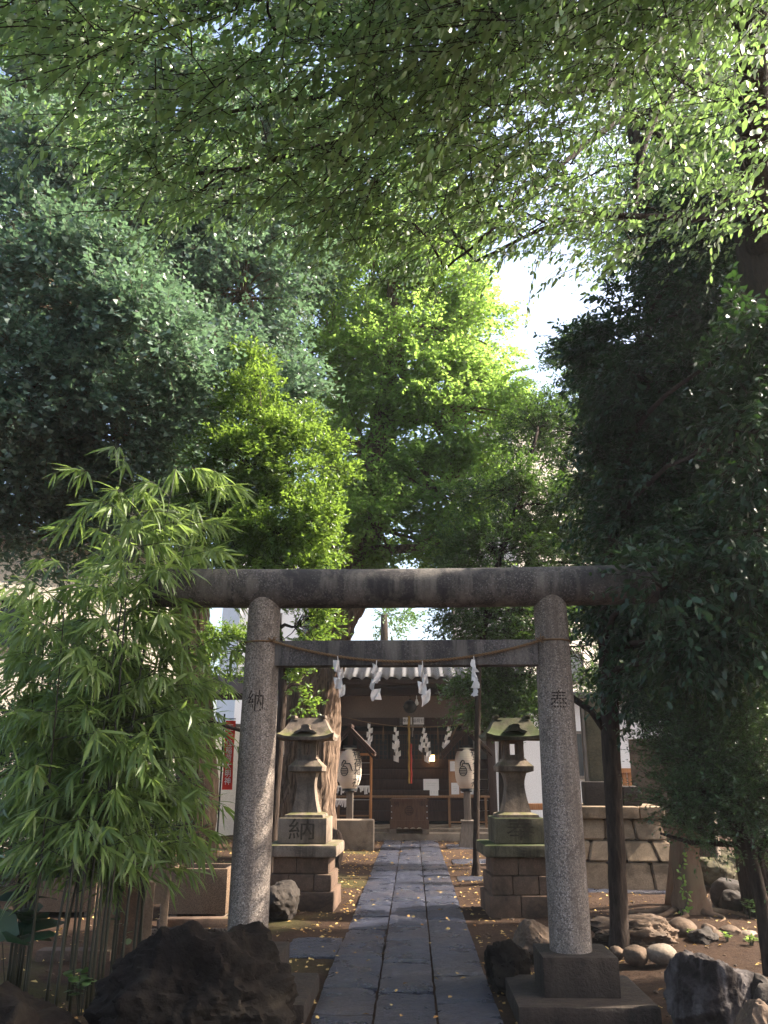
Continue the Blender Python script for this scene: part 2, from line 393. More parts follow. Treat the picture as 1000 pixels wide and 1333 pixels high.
def twig_leaves(Pt, D, L, K, ll, lw, spread=.9, droop=.3, jit=.25, up=1.0, splay=0, nj=.45):
    n = len(Pt); D = nrmz(D); Z = np.array([0, 0, 1.0])
    Sd = nrmz(np.cross(D, Z + rng.normal(0, .35, (n, 3))))
    t = (np.arange(K) + .6) / K
    pos = Pt[:, None, :] + D[:, None, :] * (L[:, None, None] * t[None, :, None]); pos[:, :, 2] -= (L[:, None] * t[None, :] ** 2) * droop * .35
    sg = np.where(np.arange(K) % 2 == 0, 1.0, -1.0)[None, :, None]
    if splay: sg = sg * rng.uniform(.2, 1, (n, K, 1))
    dr = D[:, None, :] * np.cos(spread) + Sd[:, None, :] * sg * np.sin(spread)
    dr = dr + np.array([0, 0, -droop]) + rng.normal(0, jit, (n, K, 3))
    nr = Z * up + rng.normal(0, nj, (n, K, 3))
    tw = rng.uniform(0, 1, (n, 1))
    tint = np.clip(tw * .55 + rng.uniform(0, .45, (n, K)), 0, 1)
    sz = rng.uniform(.65, 1.15, (n, K)) * (1 - .25 * t[None, :] ** 3)
    pos = pos + rng.normal(0, .01, pos.shape)
    return (pos.reshape(-1, 3), dr.reshape(-1, 3), nr.reshape(-1, 3), (ll * sz).ravel(), (lw * sz).ravel(), tint.ravel())
def twig_sticks(name, mat, Pt, D, L, r, droop, parent):
    n = len(Pt); D = nrmz(D); A = nrmz(np.cross(D, rng.normal(0, 1, (n, 3)))); B = np.cross(D, A)
    mid = Pt + D * L[:, None] * .5; mid[:, 2] -= L * droop * .09
    end = Pt + D * L[:, None]; end[:, 2] -= L * droop * .35
    rings = []
    for c, rr in ((Pt, r), (mid, r * .7), (end, r * .3)):
        for k in range(3):
            a = 2 * math.pi * k / 3; rings.append(c + (A * math.cos(a) + B * math.sin(a)) * rr)
    V = np.stack(rings, 1).reshape(-1, 3)
    pf = []
    for i in range(2):
        for k in range(3): pf.append((i * 3 + k, i * 3 + (k + 1) % 3, i * 3 + 3 + (k + 1) % 3, i * 3 + 3 + k))
    flat = np.array(pf).ravel(); LI = (flat[None, :] + (np.arange(n) * 9)[:, None]).ravel()
    me = bpy.data.meshes.new(name); me.vertices.add(n * 9); me.loops.add(len(LI)); me.polygons.add(n * 6)
    me.vertices.foreach_set('co', V.astype(np.float32).ravel()); me.loops.foreach_set('vertex_index', LI.astype(np.int32))
    me.polygons.foreach_set('loop_start', (np.arange(n * 6) * 4).astype(np.int32)); me.polygons.foreach_set('loop_total', np.full(n * 6, 4, np.int32))
    me.update(calc_edges=True); me.materials.append(M[mat]); return link(name, me, parent)

def tree(name, label, cat, trunk, blobs, leaf, bark, group=None, seg=12, wob=.06, limb_r=.05, more=None, ridge=0):
    """trunk: list of (x,y,z,r); blobs: (px,py,Y,rpx,rpy,ry,clumps); leaf: dict(mat,kind,ll,lw,K,L,tw,rc,droop,spread,up)"""
    root = thing(name, label, cat, (trunk[0][0], trunk[0][1], 0), 0, group)
    mb = MB(); pts = [Vector(t[:3]) for t in trunk]; rad = [t[3] for t in trunk]
    # refine the trunk line
    pp, rr_ = [], []
    for i in range(len(pts) - 1):
        m = 12 if ridge else 5
        for k in range(m):
            a = k / m; pp.append(pts[i].lerp(pts[i + 1], a) + Vector((random.uniform(-1, 1), random.uniform(-1, 1), 0)) * rad[i] * (.02 if ridge else .07)); rr_.append(rad[i] * (1 - a) + rad[i + 1] * a)
    pp.append(pts[-1]); rr_.append(rad[-1])
    mb.tube(pp, rr_, seg, True, wob=wob, ridge=ridge)
    if more:
        for q, r_ in more: mb.tube(q, r_, max(8, seg - 4), True, wob=wob)
    P_, D_, br = [], [], MB()
    for bl in blobs:
        px, py, Y, rx, ry_, dy, nc = bl[:7]
        c = P(px, py, Y); s = S(px, py, Y); ax = Vector((rx * s, dy, ry_ * s * 1.08))
        # the limb leaves the trunk at its nearest point
        tp = min(pp, key=lambda q: (q - c).length + max(0, q.z - c.z) * 1.5)
        mid = tp.lerp(c, .5) + Vector((random.uniform(-.2, .2), random.uniform(-.2, .2), .12 * (c - tp).length * random.uniform(-.3, 1)))
        r0 = min(limb_r, rr_[pp.index(tp)] * .7)
        br.tube([tp, tp.lerp(mid, .5) + Vector((0, 0, .05)), mid, c], [r0, r0 * .8, r0 * .6, r0 * .3], 7, False, wob=.05)
        for _ in range(max(1, int(nc * leaf.get('cf', 1)))):
            u = Vector((random.gauss(0, 1), random.gauss(0, 1), random.gauss(0, 1))).normalized()
            rad_ = random.uniform(.12, 1) ** .45
            cc = c + Vector((u.x * ax.x, u.y * ax.y, u.z * ax.z)) * rad_
            src = mid.lerp(c, random.uniform(.2, 1))
            mm = src.lerp(cc, .55) + Vector((random.uniform(-.1, .1), random.uniform(-.1, .1), random.uniform(-.02, .15) * (cc - src).length))
            br.tube([src, mm, cc], [r0 * .3, r0 * .2, .005], 4, False)
            nt = leaf['tw']; rc = leaf['rc'] * random.uniform(.7, 1.25)
            w = rng.normal(0, 1, (nt, 3)); w = nrmz(w)
            rr = rng.uniform(0, 1, (nt, 1)) ** .5
            P_.append(np.array(cc)[None, :] + w * rr * rc * np.array([1, 1, .55]))
            D_.append(w * .8 + np.array(u)[None, :] * .7 + np.array([0, 0, leaf.get('rise', .1)]))
    P_ = np.concatenate(P_); D_ = nrmz(np.concatenate(D_)); L_ = leaf['L'] * rng.uniform(.6, 1.3, len(P_))
    args = twig_leaves(P_, D_, L_, leaf['K'], leaf['ll'], leaf['lw'], leaf.get('spread', .9), leaf.get('droop', .2), leaf.get('jit', .3), leaf.get('up', 1.0))
    wparent(mb.build('trunk', bark, None, 'all'), root)
    wparent(br.build('branchwork', bark, None, 'all'), root)
    if leaf.get('sticks', True): wparent(twig_sticks('twigwork', bark, P_, D_, L_, leaf.get('sr', .004), leaf.get('droop', .2), None), root)
    wparent(leaf_object('crown', leaf['mat'], leaf['kind'], *args), root)
    print(name, 'leaves', len(args[0]))
    return root
# ================================================================== GROUND
PXC = (G(528, 1333).x, 5.7)
def path_x(Y): return pl.x + (pr.x - pl.x) * (Y - pl.y) / (pr.y - pl.y)      # centre line of the paved way
pl = (G(399, 1333) + G(657, 1333)) / 2; pr = (G(499, 1094) + G(570.5, 1094)) / 2
PW = (G(657, 1333).x - G(399, 1333).x)
def gz(x, y):
    d = abs(x - path_x(y))
    k = min(1, max(0, (d - PW / 2 - .05) / .6))
    fade = min(1, max(0, (y - 1) / 3)) * (1 if y < 19 else 0)
    z = .035 * noise.noise(Vector((x * .9, y * .9, 0))) + .014 * noise.noise(Vector((x * 4, y * 4, 3)))
    if x > 0: z += .05 * min(1, max(0, (x - 1.6) / 1.2)) * (1 if y < 11 else 0)
    return -.030 + k * (.012 + z) * fade
def ground():
    bm = bmesh.new()
    xs = [-90, -40, -20] + [-12 + i * .12 for i in range(201)] + [20, 40, 90]
    ys = [-60, -20, -6] + [-2 + i * .12 for i in range(201)] + [30, 50, 95]
    g = [[bm.verts.new((x, y, gz(x, y) if abs(x) < 13 and -3 < y < 23 else -.045)) for x in xs] for y in ys]
    for j in range(len(ys) - 1):
        for i in range(len(xs) - 1): bm.faces.new((g[j][i], g[j][i + 1], g[j + 1][i + 1], g[j + 1][i]))
    me = bpy.data.meshes.new('ground'); bm.to_mesh(me); bm.free()
    me.polygons.foreach_set('use_smooth', [True] * len(me.polygons))
    m, n, l, b = newmat('earth'); v = objvec(n)
    a = ntex(n, l, .8, 9, .65, v); f = ntex(n, l, 22, 8, .75, v); f2 = ntex(n, l, 120, 3, .7, v)
    c = ramp(n, l, a, [(.3, (.042, .024, .015)), (.5, (.085, .049, .031)), (.72, (.13, .078, .05))])
    c = mixc(n, l, .75, c, ramp(n, l, f, [(.3, (.28, .28, .28)), (.7, (1, 1, 1))]), 'MULTIPLY')
    c = mixc(n, l, ramp(n, l, f2, [(.66, (0, 0, 0)), (.7, (1, 1, 1))]), c, (.22, .14, .08))
    ms = ntex(n, l, .55, 6, .6, v, .4)   # thin moss
    sx = n.new('ShaderNodeSeparateXYZ'); l.new(v, sx.inputs[0])
    c = mixc(n, l, math_(n, l, 'MULTIPLY', ramp(n, l, ms, [(.52, (0, 0, 0)), (.62, (1, 1, 1))]), ramp(n, l, math_(n, l, 'MULTIPLY', sx.outputs[0], -1), [(.3, (0, 0, 0)), (.9, (.55, .55, .55))])), c, (.10, .10, .03))
    l.new(c, b.inputs['Base Color']); b.inputs['Roughness'].default_value = .95; b.inputs['Specular IOR Level'].default_value = .12
    p = bump(n, l, b, f, 1, .07); bump(n, l, b, f2, .7, .008, p)
    me.materials.append(m)
    return structure(link('ground', me))
ground()

def slab_mat():
    m, n, l, b = newmat('path_stone'); v = objvec(n)
    a = ntex(n, l, 2.2, 8, .65, v); f = ntex(n, l, 45, 5, .75, v, .3); ch = ntex(n, l, 13, 6, .7, v, 1.0)
    c = ramp(n, l, a, [(.3, (.020, .028, .068)), (.7, (.062, .076, .155))])  # blue sheen of the sky is painted into the stone's base colour
    c = mixc(n, l, .8, c, ramp(n, l, f, [(.35, (.25, .25, .25)), (.68, (1.0, 1.0, 1.0))]), 'MULTIPLY')
    c = mixc(n, l, .6, c, ramp(n, l, ch, [(.38, (.35, .35, .35)), (.6, (1.0, 1.0, 1.0))]), 'MULTIPLY')
    c = mixc(n, l, ramp(n, l, ntex(n, l, 1.1, 8, .7, v), [(.5, (0, 0, 0)), (.68, (.7, .7, .7))]), c, (.075, .045, .03))
    l.new(c, b.inputs['Base Color'])
    l.new(ramp(n, l, a, [(.3, (.20, .20, .20)), (.7, (.42, .42, .42))]), b.inputs['Roughness'])
    b.inputs['Specular IOR Level'].default_value = 1.0
    p = bump(n, l, b, ch, 1.0, .10); bump(n, l, b, f, 1.0, .045, p); return m
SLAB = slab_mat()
def rough_slab(mb, x0, x1, y0, y1, ztop, tilt, shear=lambda y: 0, th=.09):
    """one hewn slab: a fine-gridded top with worn edges"""
    nx = max(3, int((x1 - x0) / .05)); ny = max(3, int((y1 - y0) / .05)); vs = []; fs = []
    for j in range(ny + 1):
        for i in range(nx + 1):
            x = x0 + (x1 - x0) * i / nx; y = y0 + (y1 - y0) * j / ny
            e = min(i, nx - i, j, ny - j)
            z = ztop + tilt[0] * (x - x0) + tilt[1] * (y - y0) + .011 * noise.noise(Vector((x * 7, y * 7, ztop * 50))) + .006 * noise.noise(Vector((x * 22, y * 22, 1)))
            if e == 0: z -= .012 + .008 * abs(noise.noise(Vector((x * 14, y * 14, 7))))
            ox = .006 * noise.noise(Vector((x * 6, y * 6, 4))); vs.append((x + shear(y) + ox, y + ox, z))
    w = nx + 1
    for j in range(ny):
        for i in range(nx): fs.append((j * w + i, j * w + i + 1, (j + 1) * w + i + 1, (j + 1) * w + i))
    rim = [i for i in range(w)] + [j * w + nx for j in range(1, ny + 1)] + [ny * w + i for i in range(nx - 1, -1, -1)] + [j * w for j in range(ny - 1, 0, -1)]
    b0 = len(vs); vs += [(vs[k][0], vs[k][1], ztop - th) for k in rim]; m = len(rim)
    for k in range(m): fs.append((rim[k], b0 + k, b0 + (k + 1) % m, rim[(k + 1) % m]))
    mb.add(vs, fs)
mb = MB()
random.seed(5)
for c in range(3):
    y = 2.2 + random.uniform(0, .5)
    while y < 20.2:
        L_ = random.uniform(.62, .98); y1 = min(y + L_, 20.3)
        cw = PW / 3
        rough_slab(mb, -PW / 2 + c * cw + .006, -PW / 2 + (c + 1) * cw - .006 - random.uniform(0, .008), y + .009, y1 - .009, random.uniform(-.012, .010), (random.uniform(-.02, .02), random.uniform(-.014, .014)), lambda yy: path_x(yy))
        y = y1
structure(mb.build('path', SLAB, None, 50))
# cross paving stones lying beside the way
def paver(name, px0, px1, py0, py1, label_kind='paving'):
    a = G(px0, py1); b = G(px1, py0); mbp = MB(); x1 = G(px1, py1).x
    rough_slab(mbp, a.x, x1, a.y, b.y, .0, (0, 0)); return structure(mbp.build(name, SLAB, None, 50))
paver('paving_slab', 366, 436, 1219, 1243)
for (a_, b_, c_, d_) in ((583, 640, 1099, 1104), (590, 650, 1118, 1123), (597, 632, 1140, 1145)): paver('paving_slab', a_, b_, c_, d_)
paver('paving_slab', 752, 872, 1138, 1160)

# ================================================================== TORII
TY = 6.2
def torii():
    lb, rb = P(322, 1222, TY), P(743, 1232, TY); lt, rt = P(345, 785, TY), P(716, 785, TY)
    root = thing('stone_torii', 'grey granite torii gate with thick round top beam, carved posts and straw rope', 'torii gate', ((lb.x + rb.x) / 2, TY, 0))
    s0 = S(743, 1232, TY); s1 = S(716, 785, TY)
    zb = .33
    beam_c = P(500, 766, TY).z; rbm = 25.5 * S(500, 766, TY) / math.cos(0.0)
    posts = []
    for b_, t_, ch in ((lb, lt, '納'), (rb, rt, '奉')):
        B = Vector((b_.x, TY, zb - .01)); T = Vector((t_.x, TY, beam_c))
        r0, r1 = 27.0 * s0, 20.5 * s1
        mb = MB(); pts = []; rad = []
        for i in range(25):
            a = i / 24; pts.append(B.lerp(T, a)); rad.append(r0 * (1 - a) + r1 * a + .004 * math.sin(a * 3.1))
        mb.tube(pts, rad, 40)
        p = wparent(mb.build('post', 'granite', None, 35), root); posts.append((B, T, r0, r1))
        zc = P(728 if ch == '奉' else 333, 916, TY).z
        mt = MB()
        vs, fs = text_flat(ch, .165, 1, 3); out = []
        for v in vs:
            z = zc + v.y; a = (z - B.z) / (T.z - B.z); c = B.lerp(T, a); r = r0 * (1 - a) + r1 * a + .0035
            an = v.x * .85 / r + (.02 if ch == '奉' else -.05); out.append((c.x + r * math.sin(an), c.y - r * math.cos(an), z))
        mt.add(out, fs)
        q = mt.build('carved_letter', 'carve'); q.parent = p
        # square plinth of two steps
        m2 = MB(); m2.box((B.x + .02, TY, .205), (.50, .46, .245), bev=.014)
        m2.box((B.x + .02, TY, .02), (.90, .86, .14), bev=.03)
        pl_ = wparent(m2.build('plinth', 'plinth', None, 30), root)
    mb = MB(); x0, x1 = P(197, 766, TY).x, P(852, 766, TY).x
    pts = [Vector((x0 + (x1 - x0) * i / 40, TY, beam_c + .02 * (abs(i - 20) / 20) ** 2)) for i in range(41)]
    mb.tube(pts, [rbm * (.97 if i in (0, 40) else 1.0) for i in range(41)], 40)
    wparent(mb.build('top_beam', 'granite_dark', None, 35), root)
    z0, z1 = P(530, 866, TY - .07).z, P(530, 833, TY - .07).z
    mb = MB(); mb.box(((posts[0][0].x + posts[1][0].x) / 2, TY, (z0 + z1) / 2), (2.02, .14, z1 - z0), bev=.008)
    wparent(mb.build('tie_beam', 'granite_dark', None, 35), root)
    return root, posts, (z0, z1)
torii_root, posts, _ = torii()
# rope round both posts, sagging between them, and the paper streamers on it
def shide_mesh(name, h, w, seed, tiers=4, fold=.25):
    rr = random.Random(seed); mb = MB(); vs = []; fs = []
    z = 0; x = 0; y = 0
    mb.tube([(0, 0, .03), (0, 0, -.02)], .003, 5)
    for t in range(tiers):
        hh = h / tiers * rr.uniform(.9, 1.15); ww = w * (.45 + .55 * (t + .6) / tiers) * rr.uniform(.85, 1.1)
        sgn = 1 if t % 2 else -1; cx = sgn * w * .16 + x; yaw_ = sgn * fold + rr.uniform(-.3, .3); lean = rr.uniform(-.25, .25)
        nn = 5; b = len(vs)
        for j in range(nn + 1):
            for i in range(nn + 1):
                u = (i / nn - .5) * ww; v = j / nn
                top = ww * .5 * sgn * (i / nn - .5)
                X = cx + u * math.cos(yaw_); Yy = u * math.sin(yaw_) + .022 * math.sin(i * 1.4 + t + j * .8) * (v + .3) + (t % 2) * .012
                Z = z - v * hh * 1.25 + top * .8 + u * lean
                vs.append((X, Yy, Z))
        for j in range(nn):
            for i in range(nn): k = b + j * (nn + 1) + i; fs.append((k, k + 1, k + nn + 2, k + nn + 1))
        z -= hh
    mb.add(vs, fs)
    me = mb.mesh(name, M['paper'], 25); return me
def rope_and_streamers():
    (B0, T0, a0, a1), (B1, T1, _, _) = posts
    def post_at(k, z):
        B, T, r0, r1 = posts[k]; a = (z - B.z) / (T.z - B.z); return B.lerp(T, a), r0 * (1 - a) + r1 * a
    zr = P(340, 834, TY - .13).z
    root = thing('straw_rope', 'thin straw rope tied round both granite posts and sagging across the tie beam', 'rope', ((B0.x + B1.x) / 2, TY, 0))
    mb = MB()
    c0, r0 = post_at(0, zr); c1, r1 = post_at(1, zr)
    for c, r in ((c0, r0), (c1, r1)):
        mb.tube([(c.x + (r + .006) * math.cos(t / 20 * 6.2832), c.y + (r + .006) * math.sin(t / 20 * 6.2832), zr) for t in range(21)], .007, 8)
    A = Vector((c0.x + r0 * .75, TY - r0 * .7 - .01, zr)); E = Vector((c1.x - r1 * .75, TY - r1 * .7 - .01, zr))
    sag = zr - P(530, 861, A.y).z; pts = []
    def rp(a): return A.lerp(E, a) - Vector((0, -.0, sag * 4 * a * (1 - a)))
    # two twisted strands
    for ph in (0, math.pi):
        pts = []
        for i in range(241):
            a = i / 240; p = rp(a); t = a * 2 * math.pi * 42 + ph
            pts.append(p + Vector((0, .0055 * math.cos(t), .0055 * math.sin(t))))
        mb.tube(pts, .0065, 6)
    for c, p in ((c0, A), (c1, E)):
        for k in range(5):
            mb.tube([p, p + Vector((random.uniform(-.03, .03), -.02, random.uniform(-.02, .03))), p + Vector((random.uniform(-.06, .04), -.02, random.uniform(-.03, .05)))], [.007, .005, .002], 5)
    wparent(mb.build('rope', 'rope', None, 50), root)
    nm = ['leftmost paper streamer on the torii rope, folded narrow by the left post', 'wide crumpled paper streamer on the torii rope, second from the left', 'paper streamer on the torii rope with a square lower fold, second from the right', 'narrow paper streamer seen edge-on, nearest the right torii post']
    for k, px in enumerate((440, 490, 550, 617)):
        x = P(px, 855, TY - .12).x; a = (x - A.x) / (E.x - A.x); p = rp(a)
        me = shide_mesh('paper_streamer', .25, .085 if k < 3 else .045, 20 + k, 4, .35 if k < 3 else .9)
        o = link('paper_streamer', me); o.location = p + Vector((0, -.012, -.03)); o.rotation_euler = (R(random.uniform(-6, 6)), R((-6, 4, -3, 2)[k]), R((15, -20, 10, 60)[k]))
        tag(o, nm[k], 'paper streamer', 'paper streamers hanging from the torii rope')
rope_and_streamers()

# ================================================================== STONE LANTERNS
def stone_lantern(px_base, py_base, px_c, Y, ch, green, label):
    """heights read off the photograph at this distance"""
    s = S(px_c, 1050, Y); x = P(px_c, 1060, Y).x
    zf = lambda py: P(px_c, py, Y).z
    root = thing('stone_lantern', label, 'stone lantern', (x, Y, 0), (-.03 if not green else .05), 'pair of stone lanterns flanking the path')
    st = 'lantern_green' if green else 'lantern'
    D = 1183 - 1175 if green else 0
    z = {k: zf(v) for k, v in dict(b1=1112, b2=1096, p1=1063, p2=1055, s1=1006, f0=990, f1=966, r1=935).items()}
    # masonry base: three courses of blocks
    mb = MB(); hb = z['b1']; nb = 3
    for c in range(nb):
        z0 = hb * c / nb - (.06 if c == 0 else 0); z1 = hb * (c + 1) / nb; w = (.40 - .035 * c)
        cut = [(-w, -.05), (-.05, w)] if c % 2 == 0 else [(-w, -w * .35), (-w * .35, w * .45), (w * .45, w)]
        for a, b in cut:
            mb.box(((a + b) / 2, 0, (z0 + z1) / 2), (b - a - .006, w * 2 - .01 * c, z1 - z0 - .006), bev=.012)
    mb.build('masonry_base', 'base_stone', root, 30)
    mb = MB(); mb.box((0, 0, (z['b1'] + z['b2']) / 2), (.86, .84, z['b2'] - z['b1'] - .004), bev=.03)
    mb.build('base_slab', st, root, 30)
    # inscribed block
    mb = MB(); zc = (z['b2'] + z['p1']) / 2; w = .29
    mb.box((0, 0, zc), (w * 2, w * 2, z['p1'] - z['b2'] - .004), bev=.012)
    blk = mb.build('inscribed_block', st, root, 30)
    mt = MB(); text_plane(mt, ch, .30, Matrix.Translation((0, -w - .003, zc - .0)) @ Matrix.Scale(1.15, 4, (1, 0, 0)) @ Matrix.Scale(.85, 4, (0, 0, 1)))
    mt.build('carved_letter', 'carve_soft', blk)
    # flared shaft
    mb = MB(); h0, h1 = z['p1'], z['s1']
    prof = [(h0, .235, .235), (h0 + .03, .23, .23), (h0 + .05, .17, .17)]
    for i in range(11):
        t = i / 10; q = .098 + .062 * (1 - t) ** 2.0 + .035 * (max(0, t - .6) / .4) ** 2
        prof.append((h0 + .055 + (h1 - h0 - .055) * t, q, q))
    mb.loft4(prof); sh = mb.build('shaft', 'lantern' if not green else 'lantern', root, 30)
    mt = MB(); text_plane(mt, '御神燈', .10, Matrix.Translation((0, -.158 - .012, (h0 + h1) / 2 + .03)) @ Matrix.Rotation(R(-7), 4, 'X'), 1.0)
    # platform
    mb = MB(); mb.loft4([(z['s1'], .14, .14), (z['s1'] + .02, .205, .205), (z['s1'] + .075, .21, .21), (z['f0'], .14, .14), (z['f0'] + .02, .135, .135)])
    for k in range(9): mb.box((-.11 + k * .0275, -.138, z['f0'] + .025), (.014, .01, .02))
    mb.build('platform', 'lantern', root, 30)
    # fire box: four corner pillars with open windows
    mb = MB(); a = .118; f0, f1 = z['f0'] + .02, z['f1'] + .03
    for sx in (-1, 1):
        for sy in (-1, 1): mb.box((sx * (a - .035), sy * (a - .035), (f0 + f1) / 2), (.07, .07, f1 - f0), bev=.004)
    for sx, sy, dx, dy in ((0, -1, .096, .06), (0, 1, .096, .06), (-1, 0, .06, .096), (1, 0, .06, .096)):
        mb.box((sx * (a - .033), sy * (a - .033), f1 - .025), (dx, dy, .05)); mb.box((sx * (a - .033), sy * (a - .033), f0 + .022), (dx, dy, .044))
    mb.build('fire_box', 'lantern', root, 30)
    # roof with curled eaves: concave slope from a flat ridge block
    mb = MB(); r0, r1 = z['f1'] + .02, z['r1']; W = .345; n = 12; vs = []; fs = []
    prof = []
    for i in range(n + 1):
        t = i / n; prof.append((r0 + .035 + (r1 - r0 - .035) * (t ** 1.55 * .9 + t * .1), W * (1 - t) ** .8 * .42 + W * .58 + (0 if t else 0), W * .95 * (1 - t) ** 1.05 * .75 + .07))
    m_ = 8
    for i, (zz, a, b) in enumerate(prof):
        for sd_ in range(4):
            for k in range(m_):
                q = -1 + 2 * k / m_
                X, Yy = [(q * a, -b), (a, q * b), (-q * a, b), (-a, -q * b)][sd_]
                lift = (abs(q) ** 4) * .045 * (1 - i / n) ** 2.5
                vs.append((X * (1 + lift), Yy * (1 + lift), zz + lift))
    w4 = 4 * m_
    for i in range(n):
        for k in range(w4): fs.append((i * w4 + k, i * w4 + (k + 1) % w4, (i + 1) * w4 + (k + 1) % w4, (i + 1) * w4 + k))
    fs.append(tuple(n * w4 + k for k in range(w4)))
    b0 = len(vs)
    for k in range(w4): v = vs[k]; vs.append((v[0] * .97, v[1] * .97, v[2] - .04))
    for k in range(w4): fs.append((b0 + k, b0 + (k + 1) % w4, (k + 1) % w4, k))
    for k in range(w4): v = vs[k]; vs.append((v[0] * .45, v[1] * .45, r0))
    for k in range(w4): fs.append((b0 + w4 + k, b0 + w4 + (k + 1) % w4, b0 + (k + 1) % w4, b0 + k))
    fs.append(tuple(b0 + 2 * w4 - 1 - k for k in range(w4)))
    mb.add(vs, fs)
    rf = mb.build('roof', st, root, 50)
    # gable hump and ridge-end blocks
    mb = MB(); hump = [(-.15, 0), (-.12, .02), (-.07, .035), (-.05, .06), (-.055, .085), (-.03, .1), (.03, .1), (.055, .085), (.05, .06), (.07, .035), (.12, .02), (.15, 0), (.11, -.012), (.05, .018), (-.05, .018), (-.11, -.012)]
    mb.prism([(a * .95, r0 + .085 + b * .95) for a, b in hump], -.30, -.12)
    for sx in (-1, 1):
        for q in range(4): mb.box((sx * .165, -.075, r1 - .03 - q * .018), (.07, .05, .008))
    for sx in (-1, 1): mb.box((sx * .19, 0, r1 + .012), (.06, .2, .04), bev=.01)
    q = mb.build('roof_ornament', st, rf, 30)
    return root
stone_lantern(394, 1175, 399, 10.4, '納', False, 'stone lantern left of the path, yellowish mossy roof, inscribed block on stepped masonry')
stone_lantern(671, 1183, 671, 10.1, '奉', True, 'stone lantern right of the path, dark green mossy roof, half behind an iron-dark sapling')

# ================================================================== STONES AND ROCKS
def put_rock(name, label, px0, px1, pyt, Y, ry, mat, seed, base=0.0, facets=14, rough=.06, zc=.25, group=None, rz=0, cat='rock', level=4):
    """silhouette px0..px1, top at pyt, at distance Y, standing on the ground"""
    if Y > 100: Y = G((px0 + px1) / 2, Y).y + ry * .6      # a pixel row of the foot instead of a distance
    s = S((px0 + px1) / 2, pyt, Y); x = P((px0 + px1) / 2, pyt, Y).x; zt = P((px0 + px1) / 2, pyt, Y - ry * .2).z
    rx = (px1 - px0) / 2 * s; c = base + (zt - base) * zc; rz_ = (zt - c)
    return rock(name, label, (x, Y, c), (rx * 1.02, ry, rz_ * 1.04), mat, seed, rz, 0, facets, rough, group, cat, level)
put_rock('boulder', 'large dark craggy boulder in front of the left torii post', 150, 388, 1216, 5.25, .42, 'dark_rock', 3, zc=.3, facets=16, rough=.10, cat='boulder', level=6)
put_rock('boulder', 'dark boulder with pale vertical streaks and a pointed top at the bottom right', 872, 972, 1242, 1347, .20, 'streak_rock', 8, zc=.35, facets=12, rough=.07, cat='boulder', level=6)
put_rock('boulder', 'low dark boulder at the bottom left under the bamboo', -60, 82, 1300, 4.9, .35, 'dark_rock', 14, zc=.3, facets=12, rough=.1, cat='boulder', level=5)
put_rock('boulder', 'blocky grey boulder between the left torii post and the left stone lantern', 338, 386, 1147, 1197, .26, 'grey_rock', 21, zc=.4, facets=11, rough=.08, cat='boulder', level=5)
put_rock('rock', 'dark jagged rock at the path edge left of the right torii plinth', 630, 688, 1234, 1286, .2, 'dark_rock', 24, zc=.3, facets=12, rough=.1, level=5)
put_rock('rock', 'brown rounded rock behind the right torii post', 670, 720, 1205, 1250, .22, 'brown_rock', 29, zc=.35, facets=10, rough=.07, level=5)
put_rock('rock', 'river stone with one pale half and one darker half', 844, 877, 1231, 1258, .09, 'concrete', 31, base=.03, zc=.45, facets=0, rough=.04, cat='stone')
put_rock('rock', 'small round stone at the foot of the leaning sapling', 813, 841, 1233, 1257, .1, 'brown_rock', 33, base=.02, zc=.4, facets=0, rough=.05, cat='stone')
put_rock('rock', 'small stone tucked against the right torii plinth', 793, 811, 1234, 1251, .08, 'brown_rock', 35, zc=.4, facets=6, rough=.05, cat='stone')
put_rock('rock', 'long weathered rock lying behind the thin tree trunk', 774, 886, 1196, 1230, .28, 'brown_rock', 37, zc=.3, facets=16, rough=.12, level=5)
put_rock('rock', 'smooth egg-shaped brown stone next to the long weathered rock', 870, 903, 1198, 1221, .14, 'brown_rock', 39, zc=.35, facets=4, rough=.03, cat='stone')
put_rock('rock', 'jagged grey stone in the row below the brown tree trunk', 897, 933, 1211, 1231, .14, 'grey_rock', 41, zc=.3, facets=12, rough=.12, cat='stone')
put_rock('rock', 'flat-topped tan stone with a sloping left face in the stone row', 938, 963, 1207, 1224, .12, 'brown_rock', 43, zc=.4, facets=8, rough=.04, cat='stone')
put_rock('rock', 'small round stone wedged in the middle of the stone row', 921, 939, 1212, 1225, .1, 'brown_rock', 45, zc=.4, facets=4, rough=.05, cat='stone')
put_rock('rock', 'flat pale stone at the right end of the stone row', 962, 986, 1213, 1224, .1, 'concrete', 47, zc=.3, facets=8, rough=.06, cat='stone')
put_rock('rock', 'smaller stone behind the stone row near the tree foot', 915, 929, 1204, 1215, .1, 'brown_rock', 49, zc=.4, facets=6, rough=.05, cat='stone')
put_rock('rock', 'big mossy rock carrying the square stone pillar', 903, 962, 1105, 1158, .35, 'mossy_rock', 51, zc=.5, facets=12, rough=.07, cat='boulder', level=5)
put_rock('rock', 'dark round stone at the left of the pile under the shrub', 928, 966, 1146, 1186, .2, 'grey_rock', 53, zc=.45, facets=3, rough=.05, cat='stone')
put_rock('rock', 'topmost rounded stone of the pile under the shrub', 941, 985, 1129, 1152, .22, 'brown_rock', 55, zc=.55, facets=4, rough=.05, cat='stone')
put_rock('rock', 'front stone of the pile with a cracked face', 939, 969, 1160, 1190, .15, 'grey_rock', 57, zc=.45, facets=6, rough=.06, cat='stone')
put_rock('rock', 'pale tan stone right of the cracked stone in the pile', 963, 990, 1152, 1176, .15, 'concrete', 59, zc=.45, facets=8, rough=.06, cat='stone')
put_rock('rock', 'pale stone in the bottom right corner of the pile beside the streaked boulder', 972, 1040, 1297, 5.1, .2, 'grey_rock', 61, zc=.4, facets=5, rough=.05, cat='stone', level=5)
